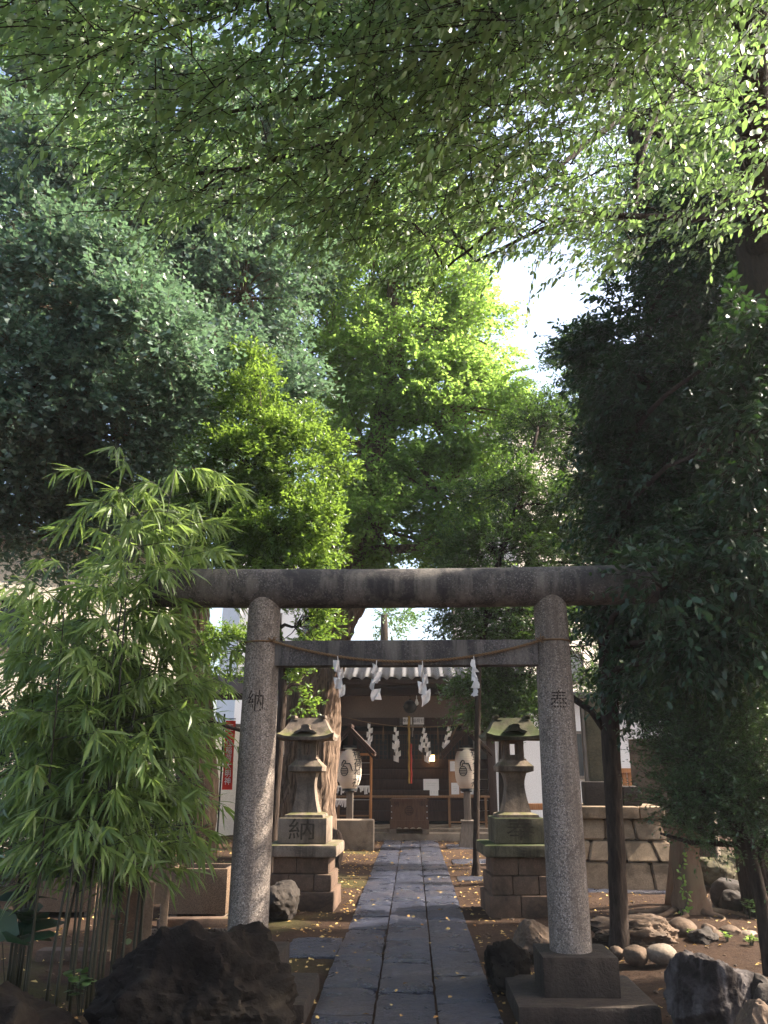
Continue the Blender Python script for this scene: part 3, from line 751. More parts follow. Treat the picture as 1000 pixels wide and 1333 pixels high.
put_rock('rock', 'round brown stone overlapping the foot of the streaked boulder', 950, 1006, 1310, 4.75, .17, 'brown_rock', 63, zc=.4, facets=3, rough=.06, cat='stone', level=5)
put_rock('rock', 'low dark stone behind the streaked boulder', 968, 1012, 1281, 5.6, .2, 'grey_rock', 65, zc=.4, facets=6, rough=.05, cat='stone')
put_rock('rock', 'broken stone chips at the foot of the left lantern', 432, 446, 1080, 14.2, .2, 'base_stone', 67, zc=.4, facets=9, rough=.1, cat='stone')

# stone pillar on the mossy rock, monument on a sloped masonry base
def pillar_on_rock():
    Y = 9.9; s = S(905, 1060, Y); x = P(908, 1060, Y).x; z0 = P(908, 1110, Y).z - .03; z1 = P(908, 985, Y).z
    mb = MB(); mb.box((x, Y, (z0 + z1) / 2), (.36, .30, z1 - z0), rz=R(-28), bev=.012)
    root = mb.build('stone_pillar', 'concrete', None, 30); tag(root, 'square pale stone pillar standing on the big mossy rock', 'stone pillar')
pillar_on_rock()
def monument():
    Y = 12.6; cx = P(800, 1100, Y).x; s = S(800, 1100, Y); zf = lambda py: P(820, py, Y - .6).z
    root = thing('stone_monument', 'tall mossy stone slab on a battered masonry base of four courses', 'monument', (cx, Y, 0), R(-6))
    lv = [1138, 1121, 1094, 1066]; wd = [.86, .78, .65, .56]
    for k in range(3):
        z0, z1 = (zf(lv[k]) if k else -.08), zf(lv[k + 1]); w0, w1 = wd[k] * 1.0, wd[k + 1]
        cuts = [[-1, -.25, .45, 1], [-1, -.6, .05, .62, 1], [-1, -.3, .35, 1]][k]
        mb = MB()
        for a, b in zip(cuts, cuts[1:]):
            g = .006; bul = .015
            for fr in (0,):
                vs = [(a * w0 + g, -w0, z0 + g), (b * w0 - g, -w0, z0 + g), (b * w0 - g, w0, z0 + g), (a * w0 + g, w0, z0 + g), (a * w1 + g, -w1, z1 - g), (b * w1 - g, -w1, z1 - g), (b * w1 - g, w1, z1 - g), (a * w1 + g, w1, z1 - g)]
                bm = bmesh.new(); V = [bm.verts.new(v) for v in vs]
                for f in ((3, 2, 1, 0), (4, 5, 6, 7), (0, 1, 5, 4), (1, 2, 6, 5), (2, 3, 7, 6), (3, 0, 4, 7)): bm.faces.new([V[i] for i in f])
                bmesh.ops.bevel(bm, geom=bm.edges[:], offset=.022, segments=2, affect='EDGES'); bm.verts.index_update()
                mb.add([v.co.copy() for v in bm.verts], [[v.index for v in f.verts] for f in bm.faces]); bm.free()
        mb.build('stone_course', 'monument', root, 35)
    z0, z1 = zf(1066), zf(1050); mb = MB()
    for a, b in ((-.64, -.1), (-.1, .3), (.3, .64)): mb.box(((a + b) / 2, 0, (z0 + z1) / 2), (b - a - .008, 1.28, z1 - z0 - .004), bev=.02)
    mb.build('cap_course', 'monument', root, 35)
    z2 = zf(1018); mb = MB(); mb.box((-.12, .05, (z1 + z2) / 2), (.52, .6, z2 - z1), bev=.02); mb.box((.27, -.15, (z1 + z2) / 2 - .03), (.26, .36, z2 - z1 - .06), bev=.03)
    mb.build('pedestal', 'grey_rock', root, 35)
    z3 = zf(905); mb = MB(); mb.box((-.10, .05, (z2 + z3) / 2), (.36, .2, z3 - z2), bev=.03)
    mb.build('slab', 'mossy_rock', root, 35)
monument()

# planters
def planter(px0, px1, py1, py0, label, soil_weed=True):
    Y = G((px0 + px1) / 2, py1).y; s = S((px0 + px1) / 2, py1, Y); x0 = P(px0, py1, Y).x; x1 = P(px1, py1, Y).x; z1 = P(px1, py0, Y).z
    w = x1 - x0; d = .55; t = .045; z0 = .035
    root = thing('stone_planter', label, 'planter', ((x0 + x1) / 2, Y + d / 2, 0), 0, 'rectangular planters behind the bamboo')
    mb = MB()
    for (cx, cyy, dx, dy) in ((0, -d / 2 + t / 2, w, t), (0, d / 2 - t / 2, w, t), (-w / 2 + t / 2, 0, t, d - 2 * t - .002), (w / 2 - t / 2, 0, t, d - 2 * t - .002)):
        mb.box((cx, cyy, (z0 + z1) / 2), (dx, dy, z1 - z0), bev=.006)
    mb.build('shell', 'aggregate', root, 30)
    mb = MB(); mb.box((0, 0, z1 - .08), (w - 2 * t - .004, d - 2 * t - .004, .06)); mb.build('soil', 'soil', root)
    for sx in (-1, 1):
        mb = MB(); mb.box((sx * w * .38, 0, -.01), (.07, d * .8, .09)); mb.build('foot', 'concrete', root)
    return root
planter(215, 293, 1195, 1131, 'pebble-finished stone planter with a sunlit right edge, beside the left torii post')
planter(28, 122, 1192, 1126, 'pebble-finished stone planter half hidden behind the bamboo stems')

# old stone fence posts between bamboo and planters
def fence_post(px, pyb, w, d, py_top, label, lean=0, mat='post_stone', notch=True, rz=0):
    g = G(px, pyb); mb = MB(); z1 = P(px, py_top, g.y).z
    root = thing('fence_post', label, 'fence post', (g.x, g.y, 0), rz, 'old stone fence posts behind the bamboo')
    T = Matrix.Rotation(lean, 4, 'Y')
    mb.box((0, 0, z1 / 2 - .05), (w, d, z1 + .1), T, bev=.012); mb.build('shaft', mat, root, 30)
    mb = MB(); mb.box((0, 0, z1 + .0), (w * 1.02, d * 1.02, .05), T, bev=.02); mb.build('cap', mat, root, 30)
fence_post(134, 1246, .15, .14, 1085, 'broad brown stone post rising from the curb stone left of the boulder', rz=.3)
fence_post(168, 1238, .2, .16, 1090, 'widest and darkest stone post, just left of the leaning one', mat='base_stone', rz=.3)
fence_post(190, 1228, .08, .12, 1150, 'thin short stone post with a lit edge next to the boulder', rz=.3)
fence_post(212, 1208, .08, .12, 1128, 'slender stone post against the left side of the planter', rz=.3)
def leaning_slab():
    g = G(196, 1215); z0, z1 = P(190, 1175, g.y).z, P(210, 1108, g.y).z
    mb = MB(); mb.prism([(-.13, z0 - .02), (-.03, z0 + .07), (.0, z0), (.10, z0 + .02), (.12, z1 - .1), (.07, z1), (-.1, z1 - .03)], -.05, .05)
    o = mb.build('leaning_slab', 'post_stone', None, 30); o.location = (g.x + .02, g.y - .09, 0); o.rotation_euler = (0, R(4), .3)
    tag(o, 'flat beige stone slab leaning against the fence posts beside the planter', 'stone slab')
leaning_slab()
def curb(px0, px1, py, label, w=.16, rz=0):
    a, b = G(px0, py), G(px1, py); mb = MB(); mb.box((0, 0, 0), ((b - a).length, w, .14), bev=.02)
    o = mb.build('curb_stone', 'base_stone', None, 30); o.location = ((a.x + b.x) / 2, (a.y + b.y) / 2, .0); o.rotation_euler = (0, 0, rz); tag(o, label, 'curb stone')
curb(50, 148, 1247, 'long low curb stone under the bamboo at the foot of the broad post')
curb(206, 300, 1204, 'low curb stone in front of the sunlit planter', .14, R(6))
# dark gravel in the bed in front of the planter
def gravel():
    c = G(238, 1216); n = 900
    bm = bmesh.new(); bmesh.ops.create_icosphere(bm, subdivisions=1, radius=1); V = np.array([v.co[:] for v in bm.verts]); Fc = [[v.index for v in f.verts] for f in bm.faces]; bm.free()
    mb = MB(); rr = random.Random(4)
    for _ in range(n):
        x = c.x + rr.uniform(-.75, .42); y = c.y + rr.uniform(-.25, .3); r = rr.uniform(.010, .020)
        T = Matrix.Translation((x, y, gz(x, y) + r * .5 + rr.uniform(0, .012))) @ Matrix.Rotation(rr.uniform(0, 3), 4, 'Z') @ Matrix.Diagonal((r * 1.3, r, r * .7, 1))
        mb.add(V.tolist(), Fc, T)
    o = mb.build('gravel', 'grey_rock', None, 'all'); tag(o, 'dark grey pebbles in the bed before the planter', kind='stuff')
gravel()
def garden_light():
    g = G(912, 1163); root = thing('garden_light', 'small black stake light beside the brown tree trunk', 'garden light', (g.x, g.y, 0))
    mb = MB(); mb.tube([(0, 0, -.05), (0, 0, .17)], .009, 8); mb.build('stake', 'iron', root, 40)
    mb = MB(); mb.lathe([(.02, .17), (.026, .18), (.028, .22), (.02, .23)], 14); mb.build('lens', 'bulb', root, 40)
    mb = MB(); mb.lathe([(.034, .231), (.034, .24), (.01, .25)], 14); mb.build('cap', 'iron', root, 40)
garden_light()
# ================================================================== SHRINE HALL
def shrine():
    Y = 20.9; cx = P(532, 1000, Y).x
    X = lambda px, y=Y: P(px, 1000, y).x - cx
    Z = lambda py, y=Y: P(532, py, y).z
    root = thing('shrine_hall', 'dark wooden shrine hall with silver tiled roof at the end of the path', 'shrine', (cx, Y, 0))
    hw = 2.35
    def part(name, mat, fn, parent=root, sm=30):
        mb = MB(); fn(mb); return mb.build(name, mat, parent, sm)
    part('stone_step', 'concrete', lambda m: (m.box((0, -.75, .05), (4.9, .9, .18), bev=.015), m.box((0, -.45, .16), (4.9, .5, .10), bev=.015)))
    part('platform', 'concrete', lambda m: m.box((0, 2.2, .1), (5.2, 4.6, .26), bev=.02))
    zt = Z(905); zb = Z(936)
    # posts
    for x, w in ((-hw + .32, .2), (X(640), .2), (X(437), .13)):
        part('column', 'wood_dark', lambda m: m.box((x, -.02, (.2 + 3.4) / 2), (w, w, 3.2), bev=.01))
    # plaster band over the beam, head beams
    part('upper_wall', 'shrine_plaster', lambda m: m.box((0, .12, (zt + zb) / 2), (4.3, .1, zt - zb)))
    part('head_beam', 'wood_dark', lambda m: (m.box((0, .02, zb - .07), (4.5, .16, .2), bev=.01), m.box((0, .02, zt + .09), (4.6, .2, .2), bev=.01), m.box((0, .0, Z(951) - .05), (4.4, .1, .08))))
    # lower boards: back wall with horizontal planks
    def boards(m):
        z = .3
        while z < Z(1000): m.box((0, .62, z + .125), (4.2, .05, .24), bev=.008); z += .25
    part('plank_wall', 'wood_dark', boards)
    part('interior', 'void', lambda m: (m.box((0, 2.3, 1.7), (4.3, .05, 3.2)), m.box((-2.15, 1.5, 1.7), (.05, 1.6, 3.2)), m.box((2.15, 1.5, 1.7), (.05, 1.6, 3.2)), m.box((0, 1.5, 3.3), (4.3, 1.7, .05)), m.box((0, 1.5, .25), (4.3, 1.7, .05))))
    # lattice doors
    zl0, zl1 = Z(998), Z(952) - .04
    for x0, x1 in ((X(462), X(505)), (X(507), X(531)), (X(533), X(574)), (X(576), X(610))):
        d = part('lattice_door', 'wood_dark', lambda m: ([m.box((x, .6, (zl0 + zl1) / 2), (.03, .03, zl1 - zl0)) for x in np.linspace(x0 + .03, x1 - .03, 8)], [m.box(((x0 + x1) / 2, .575, z), (x1 - x0, .02, .022)) for z in np.linspace(zl0, zl1, 7)]))
        part('glass', 'glass_dark', lambda m: m.box(((x0 + x1) / 2, .64, (zl0 + zl1) / 2), (x1 - x0, .012, zl1 - zl0)), d)
    # eave: soffit, fascia, rafters
    ze = Z(884, Y - 1.3); yE = -1.35; ridge_z = ze + 1.2; yR = 2.4
    part('eave_board', 'wood_dark', lambda m: m.box((0, yE + .03, ze - .06), (5.5, .05, .13), bev=.01))
    part('soffit', 'wood_dark', lambda m: m.add([(-2.75, yE, ze - .02), (2.75, yE, ze - .02), (2.75, .5, ze + .35), (-2.75, .5, ze + .35), (-2.75, yE, ze - .05), (2.75, yE, ze - .05), (2.75, .5, ze + .30), (-2.75, .5, ze + .30)], [(0, 1, 2, 3), (7, 6, 5, 4), (0, 4, 5, 1), (2, 6, 7, 3)]))
    def rafters(m):
        for x in np.arange(-2.6, 2.61, .26):
            m.tube([(x, yE + .06, ze - .07), (x, .4, ze + .26)], .032, 4)
    part('rafter', 'wood_dark', rafters)
    part('gable_wall', 'shrine_plaster', lambda m: (m.prism([(-hw, 3.35), (hw, 3.35), (hw, ze + .45), (-hw, ze + .45)], .25, 4.2),))
    for sx in (-1, 1): part('side_wall', 'plaster_white', lambda m: m.box((sx * (hw - .02), 2.4, 1.8), (.1, 4.2, 3.1)))
    # pantile roof: waves across, stepped rows up the slope
    def tiles(m):
        rows = 17; per = .30; nx = 14; cols = 19; vs = []; fs = []
        W = cols * per; sl = math.atan2(ridge_z - ze, yR - yE); L_ = math.hypot(ridge_z - ze, yR - yE) / rows
        npx = cols * nx + 1
        for r in range(rows):
            b = len(vs)
            for (t, h) in ((0, .0), (0.0, .075), (.5, .045), (1.03, .002)):
                for i in range(npx):
                    u = i / nx; x = -W / 2 + u * per; ph = u % 1
                    wv = .032 * math.sin(ph * 2 * math.pi) + .014 * math.sin(ph * 4 * math.pi)
                    sag = .05 * math.cos(ph * 2 * math.pi)
                    d = (r + t) * L_ - (sag if t == 0 else 0); hh = h + wv
                    vs.append((x, yE - .05 + d * math.cos(sl) - hh * math.sin(sl), ze + .02 + d * math.sin(sl) + hh * math.cos(sl)))
            for j in range(3):
                for i in range(npx - 1): k = b + j * npx + i; fs.append((k, k + 1, k + npx + 1, k + npx))
        m.add(vs, fs)
        vb = [(-W / 2, yR - .05, ridge_z), (W / 2, yR - .05, ridge_z), (W / 2, yR * 2 - yE, ze), (-W / 2, yR * 2 - yE, ze)]
        m.add(vb, [(0, 1, 2, 3)])
    rf = part('roof', 'tile', tiles, sm=60)
    part('ridge', 'tile', lambda m: ([m.box((0, yR, ridge_z + .06 + k * .07), (5.9 - .1 * k, .26 - .03 * k, .06), bev=.015) for k in range(4)]), rf)
    # railing in front
    zr = Z(1037, Y - .35); yr = -.35
    def rail(m):
        m.box((0, yr, zr), (X(633, Y) - X(428, Y), .06, .05), bev=.006)
    rl = part('railing', 'wood_rail', rail)
    part('rail_post', 'wood_rail', lambda m: [m.box((X(px), yr, (zr + .2) / 2), (.055, .055, zr - .23)) for px in (443,)], rl)
    for px in (483, 583, 629): part('rail_post', 'wood_rail', lambda m: m.box((X(px), yr, (zr + .2) / 2), (.055, .055, zr - .23)), rl)
    for pa, pb, pz in ((583, 629, 1070), (443, 483, 1062)): part('lower_rail', 'wood_rail', lambda m: m.box((X((pa + pb) / 2), yr, Z(pz, Y - .35)), (X(pb) - X(pa), .035, .035)), rl)
    # votive plaques: name board, notices, cork board
    def plane_sign(name, px0, px1, py0, py1, y, mat, txt=None, size=.1, parent=root, th=.02, tm='ink', sp=1):
        x0, x1, z0, z1 = X(px0, Y + y), X(px1, Y + y), Z(py1, Y + y), Z(py0, Y + y)
        o = part(name, mat, lambda m: m.box(((x0 + x1) / 2, y, (z0 + z1) / 2), (x1 - x0, th, z1 - z0)), parent)
        if txt: part('lettering', tm, lambda m: text_plane(m, txt, size, Matrix.Translation(((x0 + x1) / 2, y - th / 2 - .003, (z0 + z1) / 2)), sp), o)
        return o
    nb = plane_sign('name_plaque', 525, 553, 934, 943, -.14, 'paper', '奉納 稲荷社', .105)
    plane_sign('side_plaque', 520.5, 524.5, 935, 946, -.14, 'wood_grey', '御\n神', .09)
    plane_sign('lower_plaque', 535, 552, 943.5, 947, -.14, 'wood_grey')
    plane_sign('column_plaque', 434, 438, 930, 941, -.14, 'wood_grey', '奉\n納', .075)
    plane_sign('column_plaque', 434, 438, 950, 957, -.14, 'wood_grey', '社', .075)
    plane_sign('notice', 551, 571, 1014, 1028.5, .2, 'paper', '─────\n────', .05, th=.012)
    plane_sign('notice', 559, 570, 1026.5, 1037, .05, 'paper', '│││', .07, th=.012)
    cb = plane_sign('notice_board', 584, 617, 989, 1036, .15, 'cork', th=.03)
    for a in ((586, 597, 991, 1004), (587, 597, 1019, 1034), (599, 609, 1016, 1032), (609, 616, 1022, 1034)):
        plane_sign('notice', *a, .12, 'paper', '──\n──\n─', .05, parent=cb, th=.01)
    # lit lamp inside
    g = part('lamp', 'iron', lambda m: (m.box((X(561.5, Y + .45), .45, Z(982, Y + .45)), (.24, .2, .03)), m.tube([(X(561.5, Y + .45), .45, Z(982, Y + .45)), (X(561.5, Y + .45), .45, 3.2)], .008, 6)))
    part('lamp_shade', 'glow', lambda m: m.box((X(561.5, Y + .45), .45, Z(987, Y + .45)), (.18, .14, .15), bev=.01), g)
    part('lamp_frame', 'iron', lambda m: [m.box((X(561.5, Y + .45) + k, .375, Z(987, Y + .45)), (.008, .008, .15)) for k in (-.09, -.03, .03, .09)] + [m.box((X(561.5, Y + .45), .374, Z(987, Y + .45)), (.18, .008, .008))], g)
    return root, cx, Y, X, Z
hall, HX, HY, HXf, HZf = shrine()

# bell with its coloured cord
def bell():
    Y = HY - .45; x = P(534, 920, Y).x; zt, zb = P(534, 908, Y).z, P(534, 932, Y).z; z2 = P(534, 1020, Y).z
    root = thing('shrine_bell', 'dark round bell under the eaves with a yellow and red cord hanging down', 'bell', (x, Y, 0))
    mb = MB(); r = (zt - zb) * .36; c = (zt + zb) / 2
    mb.lathe([(.02, c + r * 1.2)] + [(r * math.sin(t) + .005, c + r * math.cos(t)) for t in np.linspace(.15, 2.9, 14)], 20); mb.box((0, 0, c), (r * 2.2, .03, .03)); mb.build('bell', 'iron', root, 40)
    mb = MB(); mb.tube([(0, 0, zt + .02), (0, 0, 3.3)], .02, 6); mb.build('hanger', 'wood_dark', root, 40)
    for dx, m_ in ((-.035, 'gold'), (.005, 'red_cord')):
        mb = MB(); pts = [(dx + .006 * math.sin(i * 1.3), .0, zb + (z2 - zb) * i / 24) for i in range(25)]
        mb.tube(pts if m_ == 'gold' else pts[10:], .028, 8, wob=.1); mb.build('cord', m_, root, 50)
    for k in range(3):
        mb = MB(); xx = (.07, -.0, .05)[k]; mb.tube([(xx, .02, zb), (xx, .02, zb - (.35, .2, .5)[k])], .014, 6); mb.build('cord', 'wood_grey', root)
    mb = MB(); xb = P(542.5, 916, Y).x - x; zz = P(542, 915, Y).z; mb.lathe([(.005, .09), (.025, .08), (.028, .05), (.05, .0), (.045, -.04), (.01, -.07)], 14, Matrix.Translation((xb, -.05, zz))); mb.tube([(xb, -.05, zz + .08), (xb, -.05, 3.3)], .008, 6)
    o = mb.build('light_bulb', 'bulb', None, 50); o.location = (x, Y, 0); tag(o, 'bare white light bulb hanging right beside the shrine bell', 'light bulb')
bell()
def hall_rope():
    Y = HY - .7; a, b = P(443, 932, Y), P(628, 938, Y); sag = a.z - P(532, 946, Y).z
    f = lambda t: a.lerp(b, t) - Vector((0, 0, sag * 4 * t * (1 - t) * .8))
    mb = MB(); mb.tube([f(i / 40) for i in range(41)], .011, 7)
    mb.tube([f(1), f(1) + Vector((-.35, 0, -.12))], .006, 5)
    o = mb.build('sacred_rope', 'rope', None, 50); tag(o, 'straw rope strung across the front of the wooden shrine hall', 'rope')
    N = ['first paper streamer from the left on the shrine hall rope, beside the left little roof', 'fullest paper streamer on the shrine hall rope, left of the yellow cord', 'paper streamer on the shrine hall rope just right of the yellow cord', 'tilted paper streamer on the shrine hall rope, nearest the right little roof']
    for k, px in enumerate((482, 516, 553.5, 586)):
        x = P(px, 950, Y).x; t = (x - a.x) / (b.x - a.x); p = f(t)
        o = link('paper_streamer', shide_mesh('paper_streamer', .48, .15, 50 + k, 5, .3)); o.location = p + Vector((0, -.015, -.03)); o.rotation_euler = (0, R((4, 2, 12, 16)[k]), R(random.uniform(-20, 20)))
        tag(o, N[k], 'paper streamer', 'paper streamers on the shrine hall rope')
    for k, px in enumerate((517, 556.5)):
        p = P(px, 960, HY - .25); o = link('paper_streamer', shide_mesh('paper_streamer', .55, .15, 60 + k, 5, .3)); o.location = p
        tag(o, ('lower dim paper streamer hanging behind the fullest one', 'dim grey paper streamer hanging left of the lit lamp')[k], 'paper streamer', 'dim paper streamers under the shrine eaves')
    for k, px in enumerate((499, 570, 604, 596)):
        x = P(px, 950, Y).x; t = (x - a.x) / (b.x - a.x); p = f(t); mb = MB()
        for q in range(5): mb.tube([(0, 0, 0), (.01 * (q - 2), .005 * q, -.2), (.014 * (q - 2), .0, -.40)], [.004, .004, .002], 4)
        o = mb.build('straw_tassel', 'rope', None); o.location = p; o.rotation_euler = (0, R((0, 0, 14, 28)[k]), 0)
        tag(o, ('straw tassel on the hall rope between the two left streamers', 'straw tassel hanging straight right of the lamp', 'long straw tassel near the right end of the hall rope', 'slanted straw tassel left of the last one')[k], 'straw tassel', 'straw tassels on the hall rope')
hall_rope()

def offering_box():
    Y = HY - 1.0; x0, x1 = P(508, 1060, Y).x, P(558, 1060, Y).x; cx = (x0 + x1) / 2; w = x1 - x0
    z0, z1 = P(533, 1084, Y).z, P(533, 1040, Y).z; zf = P(533, 1076, Y).z
    root = thing('offering_box', 'brown wooden offering box with a round crest standing before the shrine doors', 'offering box', (cx, Y, .14))
    z0 -= .14; z1 -= .14; zf -= .14
    mb = MB(); mb.loft4([(zf, w * .49, .28), (z1 - .02, w * .47, .28)]); mb.box((0, -.285, zf + .12), (w * 1.02, .02, .012)); body = mb.build('body', 'wood_brown', root, 30)
    mb = MB()
    for k in range(9): mb.tube([(-w * .46, -.24 + k * .06, z1), (w * .46, -.24 + k * .06, z1)], .018, 4)
    mb.box((0, -.29, z1 - .015), (w, .03, .05)); mb.build('slatted_lid', 'wood_brown', root, 30)
    mb = MB(); pts = [(-w * .5, zf), (-w * .5, zf + .16)] + [(w * .5, zf + .16), (w * .5, zf)]
    low = []
    for i in range(21):
        u = 1 - i / 20 * 2; low.append((u * w * .33, zf - .05 + .055 * abs(math.sin(u * 6)) ** .6))
    mb.prism([(-w * .5, zf + .15), (w * .5, zf + .15), (w * .5, zf - .04)] + low + [(-w * .5, zf - .04)], -.31, -.285); mb.build('apron', 'wood_brown', root, 30)
    for sx in (-1, 1):
        mb = MB(); mb.box((sx * w * .42, 0, (z0 + zf) / 2 - .01), (.16, .5, zf - z0 + .02), bev=.006); mb.build('foot', 'concrete', root, 30)
    mb = MB(); c = (zf + z1) / 2 + .06
    mb.tube([(.095 * math.cos(t), -.287, c + .095 * math.sin(t)) for t in np.linspace(0, 6.2832, 25)], .008, 5)
    for k in (-.04, 0, .04): mb.box((0, -.287, c + k), (.13, .01, .014))
    mb.build('crest', 'wood_dark', body)
    for ch, sx in (('納', -1), ('奉', 1)):
        mb = MB(); text_plane(mb, ch, .14, Matrix.Translation((sx * w * .33, -.290, c + .14))); mb.build('lettering', 'wood_dark', body)
    for sx in (-1, 1):
        for k in range(4):
            mb = MB(); mb.lathe([(.014, 0), (.010, .008), (.002, .011)], 8, Matrix.Translation((sx * w * .455, -.281, zf + .2 + k * .13)) @ Matrix.Rotation(R(90), 4, 'X')); mb.build('nail_head', 'steel', body)
offering_box()

# paper lanterns under little roofs
def paper_lantern_stand(px, py_base, Y, px_l, label, lab2):
    s = S(px, 1000, Y); x = P(px_l, 1000, Y).x; zf = lambda py: P(px_l, py, Y).z
    root = thing('lantern_stand', label, 'lantern stand', (x, Y, 0), 0, 'roofed stands for paper lanterns')
    zr0, zr1 = zf(978), zf(947); zl0, zl1 = zf(1026), zf(974)
    mb = MB(); mb.box((0, .0, (zl0 - .03 + .5) / 2), (.14, .12, zl0 - .03 - .5), bev=.01); mb.build('post', 'wood_grey', root, 30)
    mb = MB(); mb.loft4([(-.05, .20, .19), (.48, .12, .115)]); mb.box((0, 0, .5), (.30, .28, .04), bev=.01); mb.build('foot', 'wood_grey', root, 30)
    mb = MB(); mb.box((0, .22, (zl0 + zr1) / 2), (.07, .05, zr1 - zl0)); mb.box((0, .12, zl0 - .05), (.2, .36, .05)); mb.build('bracket', 'wood_dark', root, 30)
    rf = MB(); hw = 33 * s; ov = .38
    for sg in (-1, 1):
        rf.prism([(0, zr1), (sg * hw, zr0 - .05), (sg * hw * .985, zr0 - .10), (0, zr1 - .06)] if sg > 0 else [(0, zr1), (0, zr1 - .06), (sg * hw * .985, zr0 - .10), (sg * hw, zr0 - .05)], -ov, ov)
    roof = rf.build('roof', 'wood_dark', root, 30)
    mb = MB()
    for sg in (-1, 1):
        for q in np.linspace(-ov + .03, ov - .03, 8): mb.tube([(0, q, zr1 + .012), (sg * hw * 1.0, q, zr0 - .035)], .014, 4)
    mb.box((0, 0, zr1 + .03), (.10, 2 * ov + .04, .06), bev=.01); mb.build('batten', 'wood_dark', roof, 30)
    mb = MB()
    for sg in (-1, 1): mb.tube([(0, -ov + .05, zr1 - .09), (sg * hw * .93, -ov + .05, zr0 - .13)], .03, 4)
    mb.box((0, -ov + .06, zr0 + .02), (hw * .9, .05, .05)); mb.box((0, -ov + .08, (zr0 + zr1) / 2), (.07, .04, zr1 - zr0 - .1)); mb.build('gable_frame', 'wood_dark', roof, 30)
    # the lantern itself hangs under the roof: a thing of its own
    ln = thing('paper_lantern', lab2, 'paper lantern', (x, Y - .18, 0), 0, 'white paper lanterns before the shrine hall')
    r = 15.2 * s; h = zl1 - zl0
    def rad(z):
        t = (z - zl0) / h * 2 - 1; t = max(-.999, min(.999, t)); return r * (1 - abs(t) ** 3.2 * .42) 
    mb = MB(); n = 60; prof = []
    for i in range(n + 1):
        z = zl0 + h * i / n; prof.append((rad(z) + (.006 if i % 3 == 0 else 0), z))
    mb.lathe(prof, 40); mb.build('paper_shade', 'paper_lantern', ln, 'all')
    mb = MB(); mb.lathe([(r * .6, zl1), (r * .62, zl1 + .05), (r * .3, zl1 + .055)], 24); mb.tube([(0, 0, zl1), (0, 0, zr1 - .08)], .012, 6); mb.build('top_ring', 'iron', ln, 40)
    mb = MB(); mb.lathe([(r * .3, zl0 - .055), (r * .62, zl0 - .05), (r * .6, zl0)], 24); mb.build('bottom_ring', 'iron', ln, 40)
    mb = MB(); text_wrap(mb, '稲\n荷\n神\n社', .205, rad, (zl0 + zl1) / 2 - .015, .86, .008, .92, 1.15); mb.build('lettering', 'ink', ln)
    # crest: a striped round bale with a looped cord
    mb = MB(); zc = (zl0 + zl1) / 2; a0 = -.38
    def q(u, v, o=.009): z = zc + v; rr = rad(z) + o; a = a0 + u / rr; return Vector((rr * math.sin(a), -rr * math.cos(a), z))
    mb.tube([q(.085 * math.cos(t), -.06 + .095 * math.sin(t)) for t in np.linspace(0, 6.2832, 29)], .008, 5)
    for k in (-.055, -.02, .015, .05):
        hwid = math.sqrt(max(0, .085 ** 2 - (k * .9) ** 2)); mb.tube([q(u, -.06 + k) for u in np.linspace(-hwid, hwid, 7)], .0085, 5)
    mb.tube([q(u, v) for u, v in ((-.06, .04), (-.055, .10), (-.01, .155), (.03, .14), (.035, .09), (.07, .085), (.12, .09), (.145, .05), (.165, -.02), (.19, -.06))], [.01, .012, .013, .012, .011, .012, .015, .016, .014, .008], 6)
    mb.tube([q(u, v) for u, v in ((-.02, .04), (.0, .09), (.05, .09))], .010, 6)
    mb.build('crest', 'ink', ln)
paper_lantern_stand(456, 1100, 18.0, 456, 'left roofed wooden stand on a grey foot, beside the low stone wall', 'paper lantern under the left little roof, crest facing the path')
paper_lantern_stand(608, 1105, 18.0, 607, 'right roofed wooden stand, partly behind the thin dark trunk', 'paper lantern under the right little roof, cut by the thin dark trunk')

# fortune-paper rack
def rack():
    Y = 18.9; x0, x1 = P(429, 1000, Y).x, P(483, 1000, Y).x; zt, zb = P(450, 982, Y).z, P(450, 1072, Y).z
    cx = (x0 + x1) / 2; w = x1 - x0
    root = thing('fortune_paper_rack', 'orange wooden frame strung with rows of knotted white fortune papers', 'rack', (cx, Y, 0))
    for sx in (-1, 1):
        mb = MB(); mb.box((sx * w / 2, 0, zt / 2), (.05, .05, zt + .02)); mb.build('post', 'wood_orange', root)
    mb = MB(); mb.box((0, 0, zt), (w + .1, .05, .05)); mb.build('top_rail', 'wood_orange', root)
    for k, py in enumerate((993, 1008, 1024, 1041)):
        z = P(450, py, Y).z; mb = MB(); mb.tube([(-w / 2, 0, z), (w / 2, 0, z + (0 if k != 2 else .0))], .006, 5); wr = mb.build('wire', 'steel', root)
        mb = MB(); n = (20, 22, 30, 24)[k]; ext = (.35, .45, .97, .55)[k]
        for i in range(n):
            x = -w / 2 + w * ext * (i + .5) / n; a = random.uniform(-.5, .5); h = random.uniform(.08, .17)
            mb.add([(x - .014, -.02, z + .02), (x + .014, -.02, z + .025), (x + .016 + math.sin(a) * h, -.03, z - h), (x - .016 + math.sin(a) * h, -.025, z - h)], [(0, 1, 2, 3)])
            mb.tube([(x - .02, -.012, z + .012), (x + .02, -.012, z - .01)], .014, 5)
        o = mb.build('knotted_papers', 'paper', root); o['kind'] = 'stuff'
    for py in (1016, 1046):
        mb = MB(); mb.lathe([(.045, -.09), (.05, -.07), (.05, .09), (.03, .1)], 12, Matrix.Translation((-w / 2, -.06, P(430, py, Y).z))); mb.build('paper_box', 'wood_orange', root, 40)
rack()
